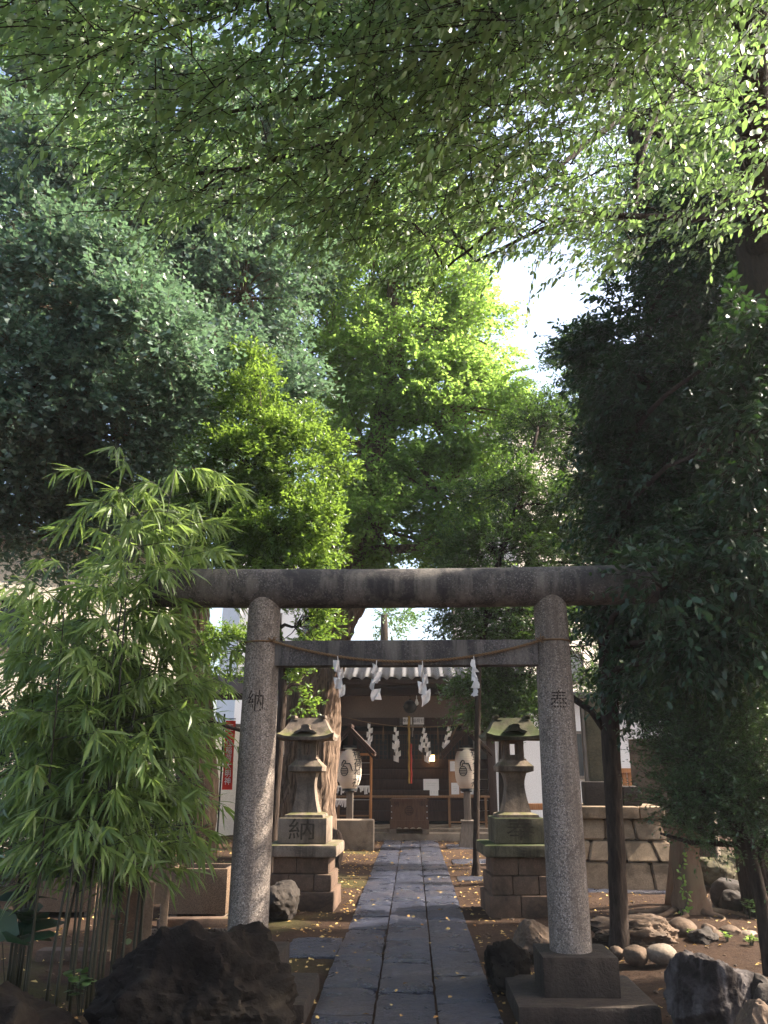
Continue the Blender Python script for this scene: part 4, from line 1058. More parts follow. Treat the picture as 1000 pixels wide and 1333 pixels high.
def low_wall():
    Y = 17.3; x0, x1 = P(432, 1090, Y).x, P(486, 1090, Y).x; z1 = P(460, 1068, Y).z
    mb = MB(); w = x1 - x0; mb.box((0, 0, z1 / 2 - .05), (w, .5, z1 + .1), bev=.02); mb.box((0, 0, z1 + .001), (w * .9, .38, .01))
    o = mb.build('stone_trough', 'concrete', None, 30); o.location = ((x0 + x1) / 2, Y + .3, 0); tag(o, 'plain grey stone trough behind the left lantern post', 'stone trough')
low_wall()

# ================================================================== SURROUNDING BUILDINGS
def house(name, label, cat, c, size, rz, wall, roof=None, windows=(), band=None, pitched=False):
    root = thing(name, label, cat, (c[0], c[1], 0), rz)
    w, d, h = size
    mb = MB(); mb.box((0, 0, h / 2 - .1), (w, d, h + .2)); wl_ = mb.build('wall', wall, root)
    if roof:
        mb = MB()
        if pitched:
            mb.prism([(-w / 2 - .5, h - .1), (w / 2 + .5, h - .1), (w / 2 + .5, h + .05), (0, h + w * .18), (-w / 2 - .5, h + .05)], -d / 2 - .5, d / 2 + .5)
        else: mb.box((0, 0, h + .08), (w + .7, d + .7, .16), bev=.03)
        mb.build('roof', roof, root, 30)
    for (u, z, ww, hh, side) in windows:
        T = Matrix.Translation((u, -d / 2, z)) if side == 'f' else (Matrix.Rotation(R(90), 4, 'Z') @ Matrix.Translation((u, -w / 2, z)) if side == 'r' else Matrix.Rotation(R(-90), 4, 'Z') @ Matrix.Translation((u, -w / 2, z)))
        mb = MB()
        for (a, b_, c_, d_) in ((0, hh / 2, ww + .1, .07), (0, -hh / 2, ww + .1, .07), (-ww / 2, 0, .07, hh), (ww / 2, 0, .07, hh), (0, 0, .05, hh - .04)): mb.box((a, -.03, b_), (c_, .10, d_), T)
        fr = mb.build('window', 'wood_grey', root)
        mb = MB(); mb.box((0, -.008, 0), (ww - .06, .02, hh - .06), T); mb.build('pane', 'glass_dark', fr)
    return root
lb = P(90, 880, 17.5)
house('plaster_house', 'cream plastered house behind the bamboo', 'house', (P(30, 880, 19).x, 20.0), (6.0, 5, P(100, 716, 18).z), R(28), 'plaster', 'tile_dark', [(-1.2, 4.6, 1.2, 1.1, 'f'), (1.4, 2.0, 1.2, 1.2, 'f')])
# pale wall behind the banners
def wall_block(name, label, a, b, Y0, Y1, h, mat, cat='wall', th=.18, cap=True):
    pa = Vector((a, Y0, 0)); pb = Vector((b, Y1, 0)); d = pb - pa; rz = math.atan2(d.y, d.x)
    root = thing(name, label, cat, ((a + b) / 2, (Y0 + Y1) / 2, 0), rz)
    mb = MB(); mb.box((0, 0, h / 2 - .1), (d.length, th, h + .2), bev=.01); mb.build('wall', mat, root, 30)
    if cap: mb = MB(); mb.box((0, 0, h + .04), (d.length + .06, th + .1, .08), bev=.015); mb.build('cap', 'tile_dark', root, 30)
wall_block('boundary_wall', 'pale boundary wall behind the red banners', P(225, 1000, 20).x, P(430, 1000, 24).x, 20, 24.5, 2.6, 'plaster_white')
house('shrine_office', 'low cream office building to the right of the shrine hall', 'building', (P(760, 1000, 21.5).x + .3, 24.2), (6.2, 5, P(760, 905, 20.5).z), R(10), 'plaster_white', 'tile_dark', [(-.6, 1.9, 1.0, 1.1, 'f')])
def bench():
    Y = 19.6; c = P(694, 1050, Y); root = thing('wooden_bench', 'orange wooden bench against the cream office wall', 'bench', (c.x, Y, 0))
    z1, z0 = P(694, 1046, Y).z, P(694, 1054, Y).z
    mb = MB(); mb.box((0, 0, (z0 + z1) / 2), (.62, .34, z1 - z0), bev=.01); mb.build('seat', 'wood_orange', root, 30)
    for sx in (-1, 1):
        mb = MB(); mb.box((sx * .26, 0, z0 / 2 - .02), (.05, .28, z0 + .02)); mb.build('leg', 'wood_dark', root)
bench()
wall_block('plaster_wall', 'tall plain plaster wall behind the stone monument', P(836, 1000, 14.5).x, P(886, 1000, 13.9).x, 14.8, 13.8, P(860, 960, 14).z, 'concrete', cap=False, th=.3)
def screen_door():
    Y = 15.6; c = P(825, 1030, Y); root = thing('garden_door', 'orange slatted wooden door behind the stone monument', 'door', (c.x, Y, 0), R(8))
    z1 = P(825, 1003, Y).z; mb = MB()
    for k in range(8): mb.box((-.35 + k * .1, 0, z1 / 2), (.088, .03, z1), bev=.006)
    mb.build('panel', 'wood_orange', root, 30)
    mb = MB(); mb.box((0, -.03, z1), (.86, .05, .08)); mb.box((0, -.03, z1 * .5), (.86, .04, .06)); mb.build('rail', 'wood_orange', root)
screen_door()
def posts_by_wall():
    for k, (px, w, mat, top) in enumerate(((766, .13, 'wood_grey', 918), (776, .10, 'wood_brown', 922))):
        Y = 14.6; c = P(px, 1000, Y); mb = MB(); z1 = P(px, top, Y).z; mb.box((0, 0, z1 / 2), (w, w, z1 + .1), bev=.01)
        o = mb.build('wooden_post', mat, None, 30); o.location = (c.x, Y, 0); tag(o, ('grey wooden post just right of the right torii post', 'thinner brown wooden post behind the monument slab')[k], 'post')
posts_by_wall()
house('apartment_block', 'tall pale apartment block far behind the left trees', 'building', (P(405, 800, 42).x - 2.0, 44), (5.5, 6, 14.0), R(22), 'plaster_white', 'concrete', [(u, z, 1.4, 1.4, 'f') for u in (-1.3, 1.3) for z in (2.6, 5.6, 8.6, 11.6)])
house('apartment_block', 'pinkish block seen through the gaps of the right trees', 'building', (P(800, 700, 40).x, 44), (15, 7, P(740, 560, 40).z), R(25), 'plaster', 'concrete', [(u, z, 1.6, 1.4, 'f') for u in (-5, -2, 2, 5) for z in (3, 6.2, 9.4, 12.6)])
# dark lean-to roof left, on two posts
def shed():
    Y = 13.0; a, b = P(232, 900, Y).x, P(322, 900, Y).x; z = P(280, 905, Y).z
    root = thing('lean_to_roof', 'dark wooden lean-to roof between the left torii post and the bamboo', 'shelter', ((a + b) / 2, Y, 0))
    w = b - a; mb = MB(); mb.add([(-w / 2, -.3, z), (w / 2, -.3, z), (w / 2, 1.6, z + .5), (-w / 2, 1.6, z + .5), (-w / 2, -.3, z - .1), (w / 2, -.3, z - .1), (w / 2, 1.6, z + .4), (-w / 2, 1.6, z + .4)], [(0, 1, 2, 3), (7, 6, 5, 4), (0, 4, 5, 1), (2, 6, 7, 3), (1, 5, 6, 2), (0, 3, 7, 4)])
    mb.build('roof', 'wood_dark', root)
    for x in (-w / 2 + .1, w / 2 - .1):
        mb = MB(); mb.box((x, 1.4, (z + .35) / 2), (.08, .08, z + .35)); mb.build('post', 'wood_dark', root)
    mb = MB(); mb.tube([(-w / 2, -.25, z - .25), (w / 2 + .2, -.25, z - .62)], .03, 6); mb.build('brace', 'wood_dark', root)
shed()
# banners
def banner(px, py0, py1, Y, wpx, txt, label, rz=0):
    s = S(px, 950, Y); c = P(px, 1000, Y); z0, z1 = P(px, py1, Y).z, P(px, py0, Y).z; w = wpx * s
    root = thing('nobori_banner', label, 'banner', (c.x, Y, 0), rz, 'red banners with white lettering')
    mb = MB(); mb.tube([(-w / 2 - .03, 0, -.05), (-w / 2 - .03, 0, z1 + .12)], .016, 8); mb.tube([(-w / 2 - .05, 0, z1 + .03), (w / 2, 0, z1 + .03)], .010, 6); mb.build('pole', 'iron', root)
    vs = []; fs = []; nx, nz = 6, 30
    fn = lambda u, v: .03 * math.sin(v * 5 + u * 2) * (1 - v * .3)
    for j in range(nz + 1):
        for i in range(nx + 1):
            u, v = i / nx, j / nz; vs.append((-w / 2 + u * w, fn(u, v), z0 + (z1 - z0) * v))
    for j in range(nz):
        for i in range(nx): k = j * (nx + 1) + i; fs.append((k, k + 1, k + nx + 2, k + nx + 1))
    mb = MB(); mb.add(vs, fs); cl = mb.build('cloth', 'red', root, 'all')
    vt, ft = text_flat('\n'.join(txt), (z1 - z0) / len(txt) * .92, .96, 1); mb = MB()
    mb.add([(v.x * .9, fn((v.x + w / 2) / w, ((z0 + z1) / 2 + v.y - z0) / (z1 - z0)) - .012, (z0 + z1) / 2 + v.y) for v in vt], ft); mb.build('lettering', 'white_cloth', cl)
banner(297, 938, 1028, 15.0, 13, '正一位稲荷大明神', 'tall red banner just left of the left torii post')
banner(271, 950, 1030, 15.4, 10, '稲荷大明神', 'red banner half behind the rough tree trunk')
banner(359, 972, 1040, 16.0, 12, '稲荷神社', 'small red banner seen between the torii post and the left stone lantern')
banner(375, 985, 1025, 17.0, 12, '奉納', 'short orange-red banner close to the left stone lantern', .4)
# ================================================================== TREES
def tpx(*a): # (px,py,Y,rpx) -> trunk point
    out = []
    for px, py, Y, r in a:
        p = P(px, py, Y); out.append((p.x, p.y, p.z, r * S(px, py, Y)))
    return out
def onground(px, py, r):
    g = G(px, py); return (g.x, g.y, -.08, r * S(px, py, g.y))

# fissured giant behind the left lantern: the bright crown in the middle of the picture
def big_ginkgo():
    Y = 15.6
    tr = tpx((395, 1095, Y, 40), (402, 1000, Y, 33), (408, 900, Y, 32), (428, 830, Y, 28), (455, 770, Y, 24), (480, 680, Y, 20), (500, 560, Y, 15), (510, 430, Y, 9), (515, 320, Y, 5))
    tr[0] = (tr[0][0], tr[0][1], -.1, tr[0][3] * 1.15)
    blobs = [(480, 340, 16, 90, 80, 1.4, 46), (560, 385, 16, 75, 80, 1.4, 46), (610, 440, 16, 55, 70, 1.2, 30), (520, 480, 15.4, 100, 90, 1.3, 56), (600, 540, 15.4, 75, 80, 1.2, 44),
             (480, 590, 15.5, 80, 70, 1.2, 40), (580, 640, 15.4, 75, 70, 1.1, 40), (500, 690, 15.4, 90, 50, 1.1, 40), (420, 460, 16, 70, 110, 1.3, 44), (600, 710, 15.2, 45, 32, .8, 12), (430, 330, 17, 90, 80, 1.3, 34), (560, 290, 17, 70, 50, 1.2, 26), (650, 500, 15.6, 32, 50, .8, 10)]
    return tree('ginkgo_tree', 'huge bright green ginkgo with deeply fissured trunk behind the left stone lantern', 'tree', tr, blobs,
                dict(mat='leaf_bright', kind='fan', ll=.085, lw=.095, cf=.75, K=10, L=.42, tw=36, rc=.40, droop=.35, spread=.95, jit=.35, rise=-.05), 'bark_ginkgo', None, 96, .10, .16, ridge=.16)
big_ginkgo()
# extra fissured buttress strips are in the bark; the tree left of it carries the blue-grey crown, sky sheen painted into its leaf colour
def left_ginkgo():
    Y = 11.2
    g = G(258, 1128); tr = [(g.x, g.y, -.1, .30)] + tpx((256, 1050, g.y, 26), (254, 930, g.y, 22), (250, 780, g.y, 20), (248, 600, g.y, 17), (246, 420, g.y, 14), (244, 240, g.y, 9), (243, 100, g.y, 5))
    blobs = [(40, 170, 12, 110, 100, 1.5, 52), (140, 250, 11.6, 90, 90, 1.4, 44), (10, 320, 11.2, 110, 110, 1.5, 50), (110, 400, 10.8, 110, 80, 1.3, 60), (230, 300, 12.6, 110, 110, 1.2, 46), (40, 500, 10.8, 120, 90, 1.4, 56),
             (190, 450, 10.6, 90, 60, 1.1, 44), (150, 560, 11.4, 120, 70, 1.3, 50), (320, 380, 13, 100, 110, 1.2, 54), (330, 250, 13, 100, 80, 1.3, 40), (30, 610, 11.8, 110, 60, 1.2, 40), (200, 650, 12.4, 120, 50, 1.1, 40), (-90, 400, 11.5, 70, 200, 1.5, 40), (110, 90, 12.6, 90, 50, 1.4, 24), (300, 500, 13, 110, 90, 1.2, 54), (380, 200, 13.4, 90, 70, 1.1, 34), (400, 300, 14, 70, 80, 1, 30), (290, 130, 13, 90, 60, 1.1, 26), (60, 690, 12.6, 130, 40, 1.0, 30)]
    return tree('ginkgo_tree', 'broad grey-green ginkgo filling the upper left, its rough trunk beside the planter', 'tree', tr, blobs,
                dict(mat='leaf_ginkgo', kind='fan', ll=.10, lw=.10, cf=.62, K=10, L=.50, tw=44, rc=.34, droop=.15, spread=.95, jit=.4, rise=.05), 'bark_rough', None, 72, .08, .09, ridge=.13)
left_ginkgo()
def osmanthus():
    g = G(360, 1120); Y = 10.9
    tr = [(P(352, 1100, Y).x, Y, -.08, .06)] + tpx((362, 990, Y, 6), (368, 900, Y, 6), (360, 800, Y, 5), (350, 700, Y, 4.5), (342, 600, Y, 3.5), (336, 480, Y, 2))
    blobs = [(336, 496, Y, 30, 38, .4, 10), (325, 545, Y, 50, 42, .5, 16), (372, 555, Y, 42, 40, .5, 14), (320, 605, Y, 70, 45, .6, 30), (385, 615, Y, 70, 50, .7, 30), (255, 645, Y, 45, 40, .5, 14), (290, 670, Y, 65, 45, .6, 28), (360, 690, Y, 75, 50, .7, 36), (415, 680, Y - .2, 42, 45, .5, 20),
             (310, 740, Y, 80, 40, .7, 28), (392, 750, Y, 60, 40, .6, 24), (392, 815, Y, 38, 34, .5, 14), (385, 890, Y + .5, 25, 30, .4, 6), (300, 850, Y + 1, 40, 40, .5, 12)]
    return tree('evergreen_tree', 'sunlit conical evergreen rising over the left half of the torii beam', 'tree', tr, blobs,
                dict(mat='leaf_osmanthus', kind='fold', ll=.085, lw=.042, K=10, L=.22, tw=20, rc=.2, droop=.0, spread=.8, jit=.4, rise=.5, sr=.003), 'bark_dark', None, 10, .05, .03)
osmanthus()
def right_mid():
    Y = 13.6
    g = G(620, 1138)
    tr = [(g.x, g.y, -.08, .085)] + tpx((620, 1120, g.y, 4.2), (621, 1000, g.y, 4), (623, 870, g.y, 4.0), (640, 760, g.y, 4), (680, 640, g.y, 3.5), (700, 560, g.y, 2))
    blobs = [(640, 805, Y, 70, 45, .8, 34), (650, 720, Y, 75, 45, .9, 44), (700, 560, Y + .3, 45, 40, .8, 18), (600, 760, Y, 40, 50, .6, 18), (655, 640, Y, 50, 35, .8, 20), (690, 800, Y, 60, 45, .7, 26), (755, 660, Y, 60, 32, .9, 26)]
    tree('young_evergreen', 'tree with a thin straight black trunk standing right of the path', 'tree', tr, blobs,
         dict(mat='leaf_mid', kind='flat', ll=.075, lw=.04, K=10, L=.28, tw=26, rc=.3, droop=.15, spread=.9, jit=.4, rise=.2), 'bark_dark', None, 10, .05, .03)
    Y = 14.8
    tr = tpx((656, 1060, Y, 6.5), (655, 960, Y, 6), (655, 870, Y, 6), (680, 760, Y, 6), (720, 650, Y, 5), (755, 540, Y, 3.5), (762, 450, Y, 2)); tr[0] = (tr[0][0], Y, -.1, .12)
    blobs = [(762, 480, Y, 38, 60, .8, 22), (750, 560, Y, 60, 50, 1, 30), (620, 895, Y, 38, 36, .5, 16), (665, 915, Y, 45, 40, .6, 20), (700, 690, Y, 70, 50, .9, 30), (780, 740, Y, 70, 50, .9, 34), (820, 650, Y, 50, 90, .9, 36), (690, 880, Y, 35, 60, .5, 18), (820, 560, Y, 40, 60, .8, 20), (770, 840, Y, 40, 60, .6, 18)]
    tree('evergreen_tree', 'taller dark evergreen behind the right stone lantern, its top against the bright sky gap', 'tree', tr, blobs,
         dict(mat='leaf_mid', kind='flat', ll=.085, lw=.045, K=10, L=.3, tw=26, rc=.32, droop=.1, spread=.9, jit=.4, rise=.3), 'bark_dark', None, 12, .06, .04)
right_mid()
def right_dark():
    g = G(805, 1232)
    tr = [(g.x, g.y, -.08, .10)] + tpx((806, 1200, g.y, 12), (800, 1060, g.y, 11), (794, 940, g.y, 12), (790, 800, g.y, 11), (800, 660, g.y, 9), (830, 520, g.y, 6), (850, 400, g.y, 3))
    fork = tpx((794, 960, g.y, 5), (770, 925, g.y, 4.5), (740, 905, g.y + .1, 4), (700, 870, g.y + .2, 2))
    blobs = [(890, 330, 8.2, 50, 50, .8, 26), (910, 420, 8, 70, 70, .9, 46), (860, 500, 8, 80, 60, .9, 30), (930, 520, 7.8, 80, 80, .9, 50), (880, 610, 8, 80, 70, .9, 38), (900, 700, 7.8, 80, 60, .9, 50), (850, 780, 7.9, 60, 55, .8, 34), (790, 470, 8.6, 38, 28, .5, 12), (850, 860, 7.8, 55, 50, .6, 28), (915, 745, 6.4, 40, 40, .35, 14), (868, 765, 6.0, 20, 34, .2, 5), (985, 430, 5.85, 40, 60, .3, 14), (990, 560, 5.85, 42, 70, .3, 18), (990, 690, 5.9, 40, 60, .3, 14), (950, 810, 6.3, 50, 45, .4, 18), (905, 840, 6.4, 35, 30, .3, 9), (785, 462, 8.6, 44, 26, .5, 10), (805, 530, 8.4, 34, 50, .6, 10), (790, 640, 8.4, 40, 60, .6, 12), (825, 400, 8.3, 30, 24, .5, 6), (940, 290, 7.6, 80, 60, .7, 40), (850, 590, 8.2, 45, 80, .7, 30), (990, 240, 7.2, 40, 60, .5, 20), (840, 700, 8.2, 50, 60, .7, 24), (800, 620, 8.6, 35, 60, .6, 14)]
    tree('camellia_tree', 'dark glossy-leaved evergreen with a slim dark trunk beside the right torii post', 'tree', tr, blobs,
         dict(mat='leaf_camellia', kind='oval', ll=.09, lw=.04, cf=.62, K=10, L=.32, tw=28, rc=.25, droop=.45, spread=.8, jit=.4, rise=-.1), 'bark_dark', None, 14, .08, .035,
         more=[([Vector(t[:3]) for t in fork], [t[3] for t in fork])])
    g = G(900, 1194)
    tr = [(g.x, g.y, -.1, .26)] + tpx((897, 1160, g.y, 20), (893, 1100, g.y, 17), (890, 1040, g.y, 17), (905, 900, g.y, 16), (930, 740, g.y, 14), (960, 560, g.y, 11), (975, 400, g.y, 7))
    tr2 = [(P(876, 1168, g.y + .6).x, g.y + .6, -.1, .12)] + tpx((880, 1130, g.y + .6, 9), (887, 1000, g.y + .75, 9), (900, 850, g.y + .75, 8))
    blobs = [(980, 360, 9, 80, 90, 1.1, 50), (1000, 500, 9, 90, 90, 1.1, 50), (960, 620, 9, 90, 80, 1.0, 50), (1010, 740, 8.6, 90, 90, 1, 46), (940, 790, 8.8, 80, 50, .9, 40), (890, 900, 9, 70, 50, .8, 30), (970, 880, 9, 70, 60, .8, 34)]
    tree('evergreen_oak', 'brown smooth-barked tree with flared foot, small vine on its trunk', 'tree', tr, blobs,
         dict(mat='leaf_camellia', kind='fold', ll=.085, lw=.036, K=9, L=.28, tw=24, rc=.32, droop=.3, spread=.85, jit=.4, rise=.0), 'bark_smooth', None, 22, .10, .05,
         more=[([Vector(t[:3]) for t in tr2], [t[3] for t in tr2])])
right_dark()
def shrub():
    g = G(1002, 1275)
    tr = [(g.x, g.y, -.08, .045)] + tpx((992, 1180, g.y, 9), (975, 1110, g.y, 9), (945, 1060, g.y, 8), (930, 990, g.y, 5), (925, 920, g.y, 3))
    f = tpx((975, 1100, g.y, 4), (900, 1097, g.y - .1, 3), (860, 1085, g.y - .15, 1.5)); f2 = tpx((985, 1130, g.y, 4), (1010, 1050, g.y, 4), (1030, 940, g.y, 3))
    Y = g.y
    blobs = [(930, 935, Y, 75, 38, .5, 34), (985, 900, Y, 60, 45, .5, 28), (912, 985, Y, 50, 42, .45, 28), (970, 985, Y, 70, 50, .5, 40), (935, 1040, Y, 70, 32, .4, 30), (905, 1030, Y - .1, 32, 22, .3, 9), (1010, 1060, Y, 40, 60, .4, 16), (900, 1078, Y - .1, 36, 12, .2, 6)]
    tree('shrub', 'small-leaved bushy shrub with a thin dark forked stem at the right edge', 'shrub', tr, blobs,
         dict(mat='leaf_small', kind='fold', ll=.042, lw=.021, K=14, L=.27, tw=15, rc=.17, droop=.0, spread=.8, jit=.4, rise=.3, sr=.0025), 'bark_dark', None, 12, .08, .018,
         more=[([Vector(t[:3]) for t in f], [t[3] for t in f]), ([Vector(t[:3]) for t in f2], [t[3] for t in f2])])
shrub()
def hedge():
    for k, (px, Y, bl, lab) in enumerate(((60, 11.6, [(20, 1010, 11.6, 90, 90, .7, 46), (90, 960, 11.9, 80, 70, .7, 36), (60, 1070, 11.5, 90, 50, .6, 24)], 'dark shrub behind the half-hidden planter and the bamboo'),
                                          (185, 12.4, [(175, 985, 12.4, 55, 80, .6, 30), (200, 1060, 12.2, 50, 50, .5, 18)], 'dark upright shrub left of the rough-barked ginkgo trunk'))):
        p = P(px, 1050, Y); tree('shrub', lab, 'shrub', [(p.x, Y, -.1, .06), (p.x, Y, .6, .05), (p.x, Y, 1.4, .03)], bl,
            dict(mat='leaf_camellia', kind='flat', ll=.075, lw=.038, K=10, L=.25, tw=22, rc=.26, droop=.1, rise=.3), 'bark_dark', None, 8, .05, .02)
hedge()

# overhead zelkova: trunk at the right edge, limbs reaching left over the camera, layered drooping sprays
def zelkova():
    bx = P(985, 300, 6.4)
    root = thing('zelkova_tree', 'zelkova at the right edge whose long limbs and drooping sprays arch over the whole view', 'tree', (bx.x, 6.4, 0))
    tr = [(bx.x - .15, 6.4, -.1, .34), (bx.x - .1, 6.4, 1.5, .26), (bx.x - .05, 6.4, 3, .22), (bx.x, 6.4, bx.z, .2)] + tpx((980, 160, 6.4, 26), (985, 20, 6.4, 25), (990, -120, 6.4, 18))
    mb = MB(); mb.tube([Vector(t[:3]) for t in tr], [t[3] for t in tr], 20, wob=.08); wparent(mb.build('trunk', 'bark_dark', None, 'all'), root)
    def lp(*a): return [P(px, py, Y) for px, py, Y in a]
    limbs = [(lp((985, 15, 6.3), (900, 28, 5.9), (800, 20, 5.4), (700, 15, 5.0), (600, 2, 4.6), (480, -30, 4.2)), 13, 5),
             (lp((980, 160, 6.4), (930, 110, 6.2), (840, 90, 5.9), (770, 115, 5.6), (700, 125, 5.3), (600, 126, 5.0), (520, 112, 4.8)), 8, 2.2),
             (lp((640, 128, 5.1), (580, 140, 4.9), (500, 172, 4.7), (400, 195, 4.5), (320, 219, 4.4), (240, 228, 4.3)), 4, 1.2),
             (lp((700, 76, 5.1), (640, 85, 4.8), (560, 110, 4.8), (460, 120, 4.5), (380, 130, 4.4), (280, 150, 4.2)), 4, 1.2),
             (lp((872, 120, 6.0), (855, 150, 5.9), (838, 180, 5.8), (828, 225, 5.8), (826, 270, 5.8)), 7, 3),
             (lp((850, 170, 5.9), (872, 188, 5.9), (892, 214, 5.9)), 3, 1),
             (lp((975, 280, 6.5), (900, 285, 6.3), (840, 282, 6.1), (770, 278, 5.9), (700, 300, 5.7), (620, 340, 5.5)), 5, 1.2),
             (lp((920, 100, 6.2), (840, 60, 5.5), (760, 52, 5.0), (640, 50, 4.6), (500, 40, 4.1), (360, 45, 3.8)), 6, 1.5),
             (lp((860, 140, 6.0), (800, 160, 5.8), (760, 190, 5.6), (700, 240, 5.4), (640, 300, 5.3), (580, 350, 5.3)), 4, 1),
             (lp((480, -30, 4.2), (380, -10, 4.0), (260, 10, 3.9), (150, 20, 3.8), (60, 25, 3.8)), 4, 1)]
    allp = []
    br = MB()
    for pts, r0, r1 in limbs:
        n = len(pts); s = S(600, 100, 5.2); q = []
        for i in range(n - 1):
            for k in range(4): q.append(pts[i].lerp(pts[i + 1], k / 4) + Vector((random.uniform(-.02, .02),) * 3))
        q.append(pts[-1]); m = len(q)
        br.tube(q, [(r0 + (r1 - r0) * i / (m - 1)) * s * 1.35 for i in range(m)], 8, True, wob=.08); allp += q
    A = np.array([p[:] for p in allp])
    bxs = [(-90, 20), (60, 45), (130, 190), (230, 285), (330, 285), (420, 305), (540, 330), (620, 372), (700, 380), (800, 385), (870, 375), (1080, 380)]
    def ylim(px): return np.interp(px, [b[0] for b in bxs], [b[1] for b in bxs])
    Pt = []; D = []
    cl = []
    while len(cl) < 760:
        px = rng.uniform(-100, 1080); py = rng.uniform(-170, 415)
        lim = ylim(px) 
        if py > lim - (45 if px > 590 else 14): continue
        keep = 1.0
        if px < 480: keep = .62
        if 780 < px < 960 and 110 < py < 270: keep = .30
        if px > 640 and py > 300: keep = .55
        if px > 895 and py > 50: keep = .30
        if rng.uniform() > keep: continue
        z = rng.uniform(4.7, 7.4); d = ray(px, py); t = (z - EYE) / d.z; p = Vector((0, 0, EYE)) + d * t
        if p.y > 7.6: p = P(px, py, rng.uniform(5.5, 7.4))
        cl.append(p)
    T0 = np.array([bx.x, 6.4, 6.0]); nodes = [np.array(q) for q in A]; thick = [.012] * len(nodes)
    cl.sort(key=lambda p: float(np.min(np.linalg.norm(A - np.array(p[:]), axis=1))))
    for p in cl:                                           # every spray grows from the nearest wood nearer to the trunk
        pa = np.array(p[:]); k = 0; NA = np.array(nodes); dn = np.linalg.norm(NA - pa, axis=1)
        up_ = np.linalg.norm(NA - T0, axis=1) - np.linalg.norm(pa - T0)
        j = int(np.argmin(dn + np.maximum(0, up_ + dn * .5) * 1.5)); src = Vector(nodes[j]); r_ = thick[j]
        mid = src.lerp(p, .5) + Vector((random.uniform(-.06, .06), random.uniform(-.06, .06), random.uniform(.0, .10))) * min(1, dn[j] * 2)
        br.tube([src, mid, p], [r_, r_ * .8, r_ * .6], 5, False)
        for q, rr_ in ((mid, r_ * .8), (p, r_ * .62)): nodes.append(np.array(q[:])); thick.append(max(.004, rr_))
        base_dir = np.array([-.8, -.25, -.12]) if (k is not None) else 0
        n = 7
        Pt.append(pa + rng.normal(0, .10, (n, 3))); D.append(base_dir + rng.normal(0, .42, (n, 3)))
    bl = [Vector((bx.x, 6.4, 6.0)), Vector((2.4, 4.2, 6.8)), Vector((1.2, 1.5, 7.4)), Vector((0, -1.5, 7.8)), Vector((-1, -4, 8))]  # out-of-view limbs added with the shading crown behind the camera
    br.tube(bl, [.14, .11, .09, .06, .03], 10, True, wob=.08)
    br.tube([bl[1], Vector((-.6, 2.6, 7.4)), Vector((-3, 1.5, 7.8)), Vector((-5, 0, 8))], [.09, .07, .05, .02], 8, True)
    br.tube([bl[2], Vector((3, -1, 7.8)), Vector((4.5, -3, 8))], [.07, .05, .02], 8, True)
    for _ in range(50):                                   # unseen crown added over and behind the camera to shade the foreground
        pa = np.array([rng.uniform(-7, 5.5), rng.uniform(-6, 2.6), rng.uniform(6.6, 9.0)])
        Pt.append(pa + rng.normal(0, .2, (7, 3))); D.append(np.array([-.6, -.4, -.1]) + rng.normal(0, .6, (7, 3)))
    nfront = sum(len(q) for q in Pt[:-50])
    Pt = np.concatenate(Pt); D = nrmz(np.concatenate(D)); L_ = .5 * rng.uniform(.55, 1.2, len(Pt))
    args = list(twig_leaves(Pt, D, L_, 16, .068, .028, .8, .85, .18, .25, 0, .75))
    args[3][nfront * 16:] *= 2.1; args[4][nfront * 16:] *= 2.1
    wparent(br.build('limbs_and_branches', 'bark_dark', None, 'all'), root).name = 'branchwork'
    wparent(twig_sticks('twigwork', 'bark_dark', Pt, D, L_, .0035, .55, None), root)
    wparent(leaf_object('crown', 'leaf_zelkova', 'oval', *args), root)
    print('zelkova leaves', len(args[0]))
zelkova()

def far_zelkova():
    x = P(960, 900, 9.6).x
    tree('zelkova_tree', 'second zelkova standing further back at the upper right, bright leaves against the sky', 'tree', [(x, 9.6, -.1, .25), (x, 9.6, 4, .2), (x - .2, 9.6, 8, .14), (x - .5, 9.5, 11, .08)],
         [(850, 170, 9.5, 80, 70, 1.0, 22), (950, 190, 9.4, 70, 110, 1.0, 40), (860, 290, 9.6, 70, 50, .9, 24)],
         dict(mat='leaf_zelkova', kind='flat', ll=.085, lw=.04, K=12, L=.45, tw=26, rc=.34, droop=.5, spread=.9, jit=.35, up=.6), 'bark_dark', None, 12, .06, .05)
far_zelkova()

# far backdrop trees behind hall and roofs
def backdrop():
    for k, (px, py, Y, rx, ry, nc, lab) in enumerate(((250, 640, 24, 260, 90, 70, 'wide dark tree mass standing behind the cream house on the left'), (500, 800, 30, 34, 26, 9, 'distant small tree above the shrine roof'), (950, 740, 22, 130, 150, 80, 'dense dark tree behind the office on the right'), (120, 300, 19, 260, 230, 130, 'tall tree standing behind the upper left ginkgo'), (440, 230, 22, 160, 130, 60, 'tall pale tree visible behind the middle ginkgo crown'))):
        g = P(px, py, Y); tr = [(g.x, Y, -.1, .3), (g.x, Y, g.z * .5, .22), (g.x, Y, g.z, .12)]
        tree('background_tree', lab, 'tree', tr, [(px, py, Y, rx, ry, 1.8, nc)], dict(mat='leaf_mid' if k != 4 else 'leaf_bright', kind='flat', ll=.14, lw=.09, K=9, L=.5, tw=22, rc=.75, droop=.2, spread=.9, jit=.4, sticks=False), 'bark_dark', None, 8, .05, .06)
backdrop()

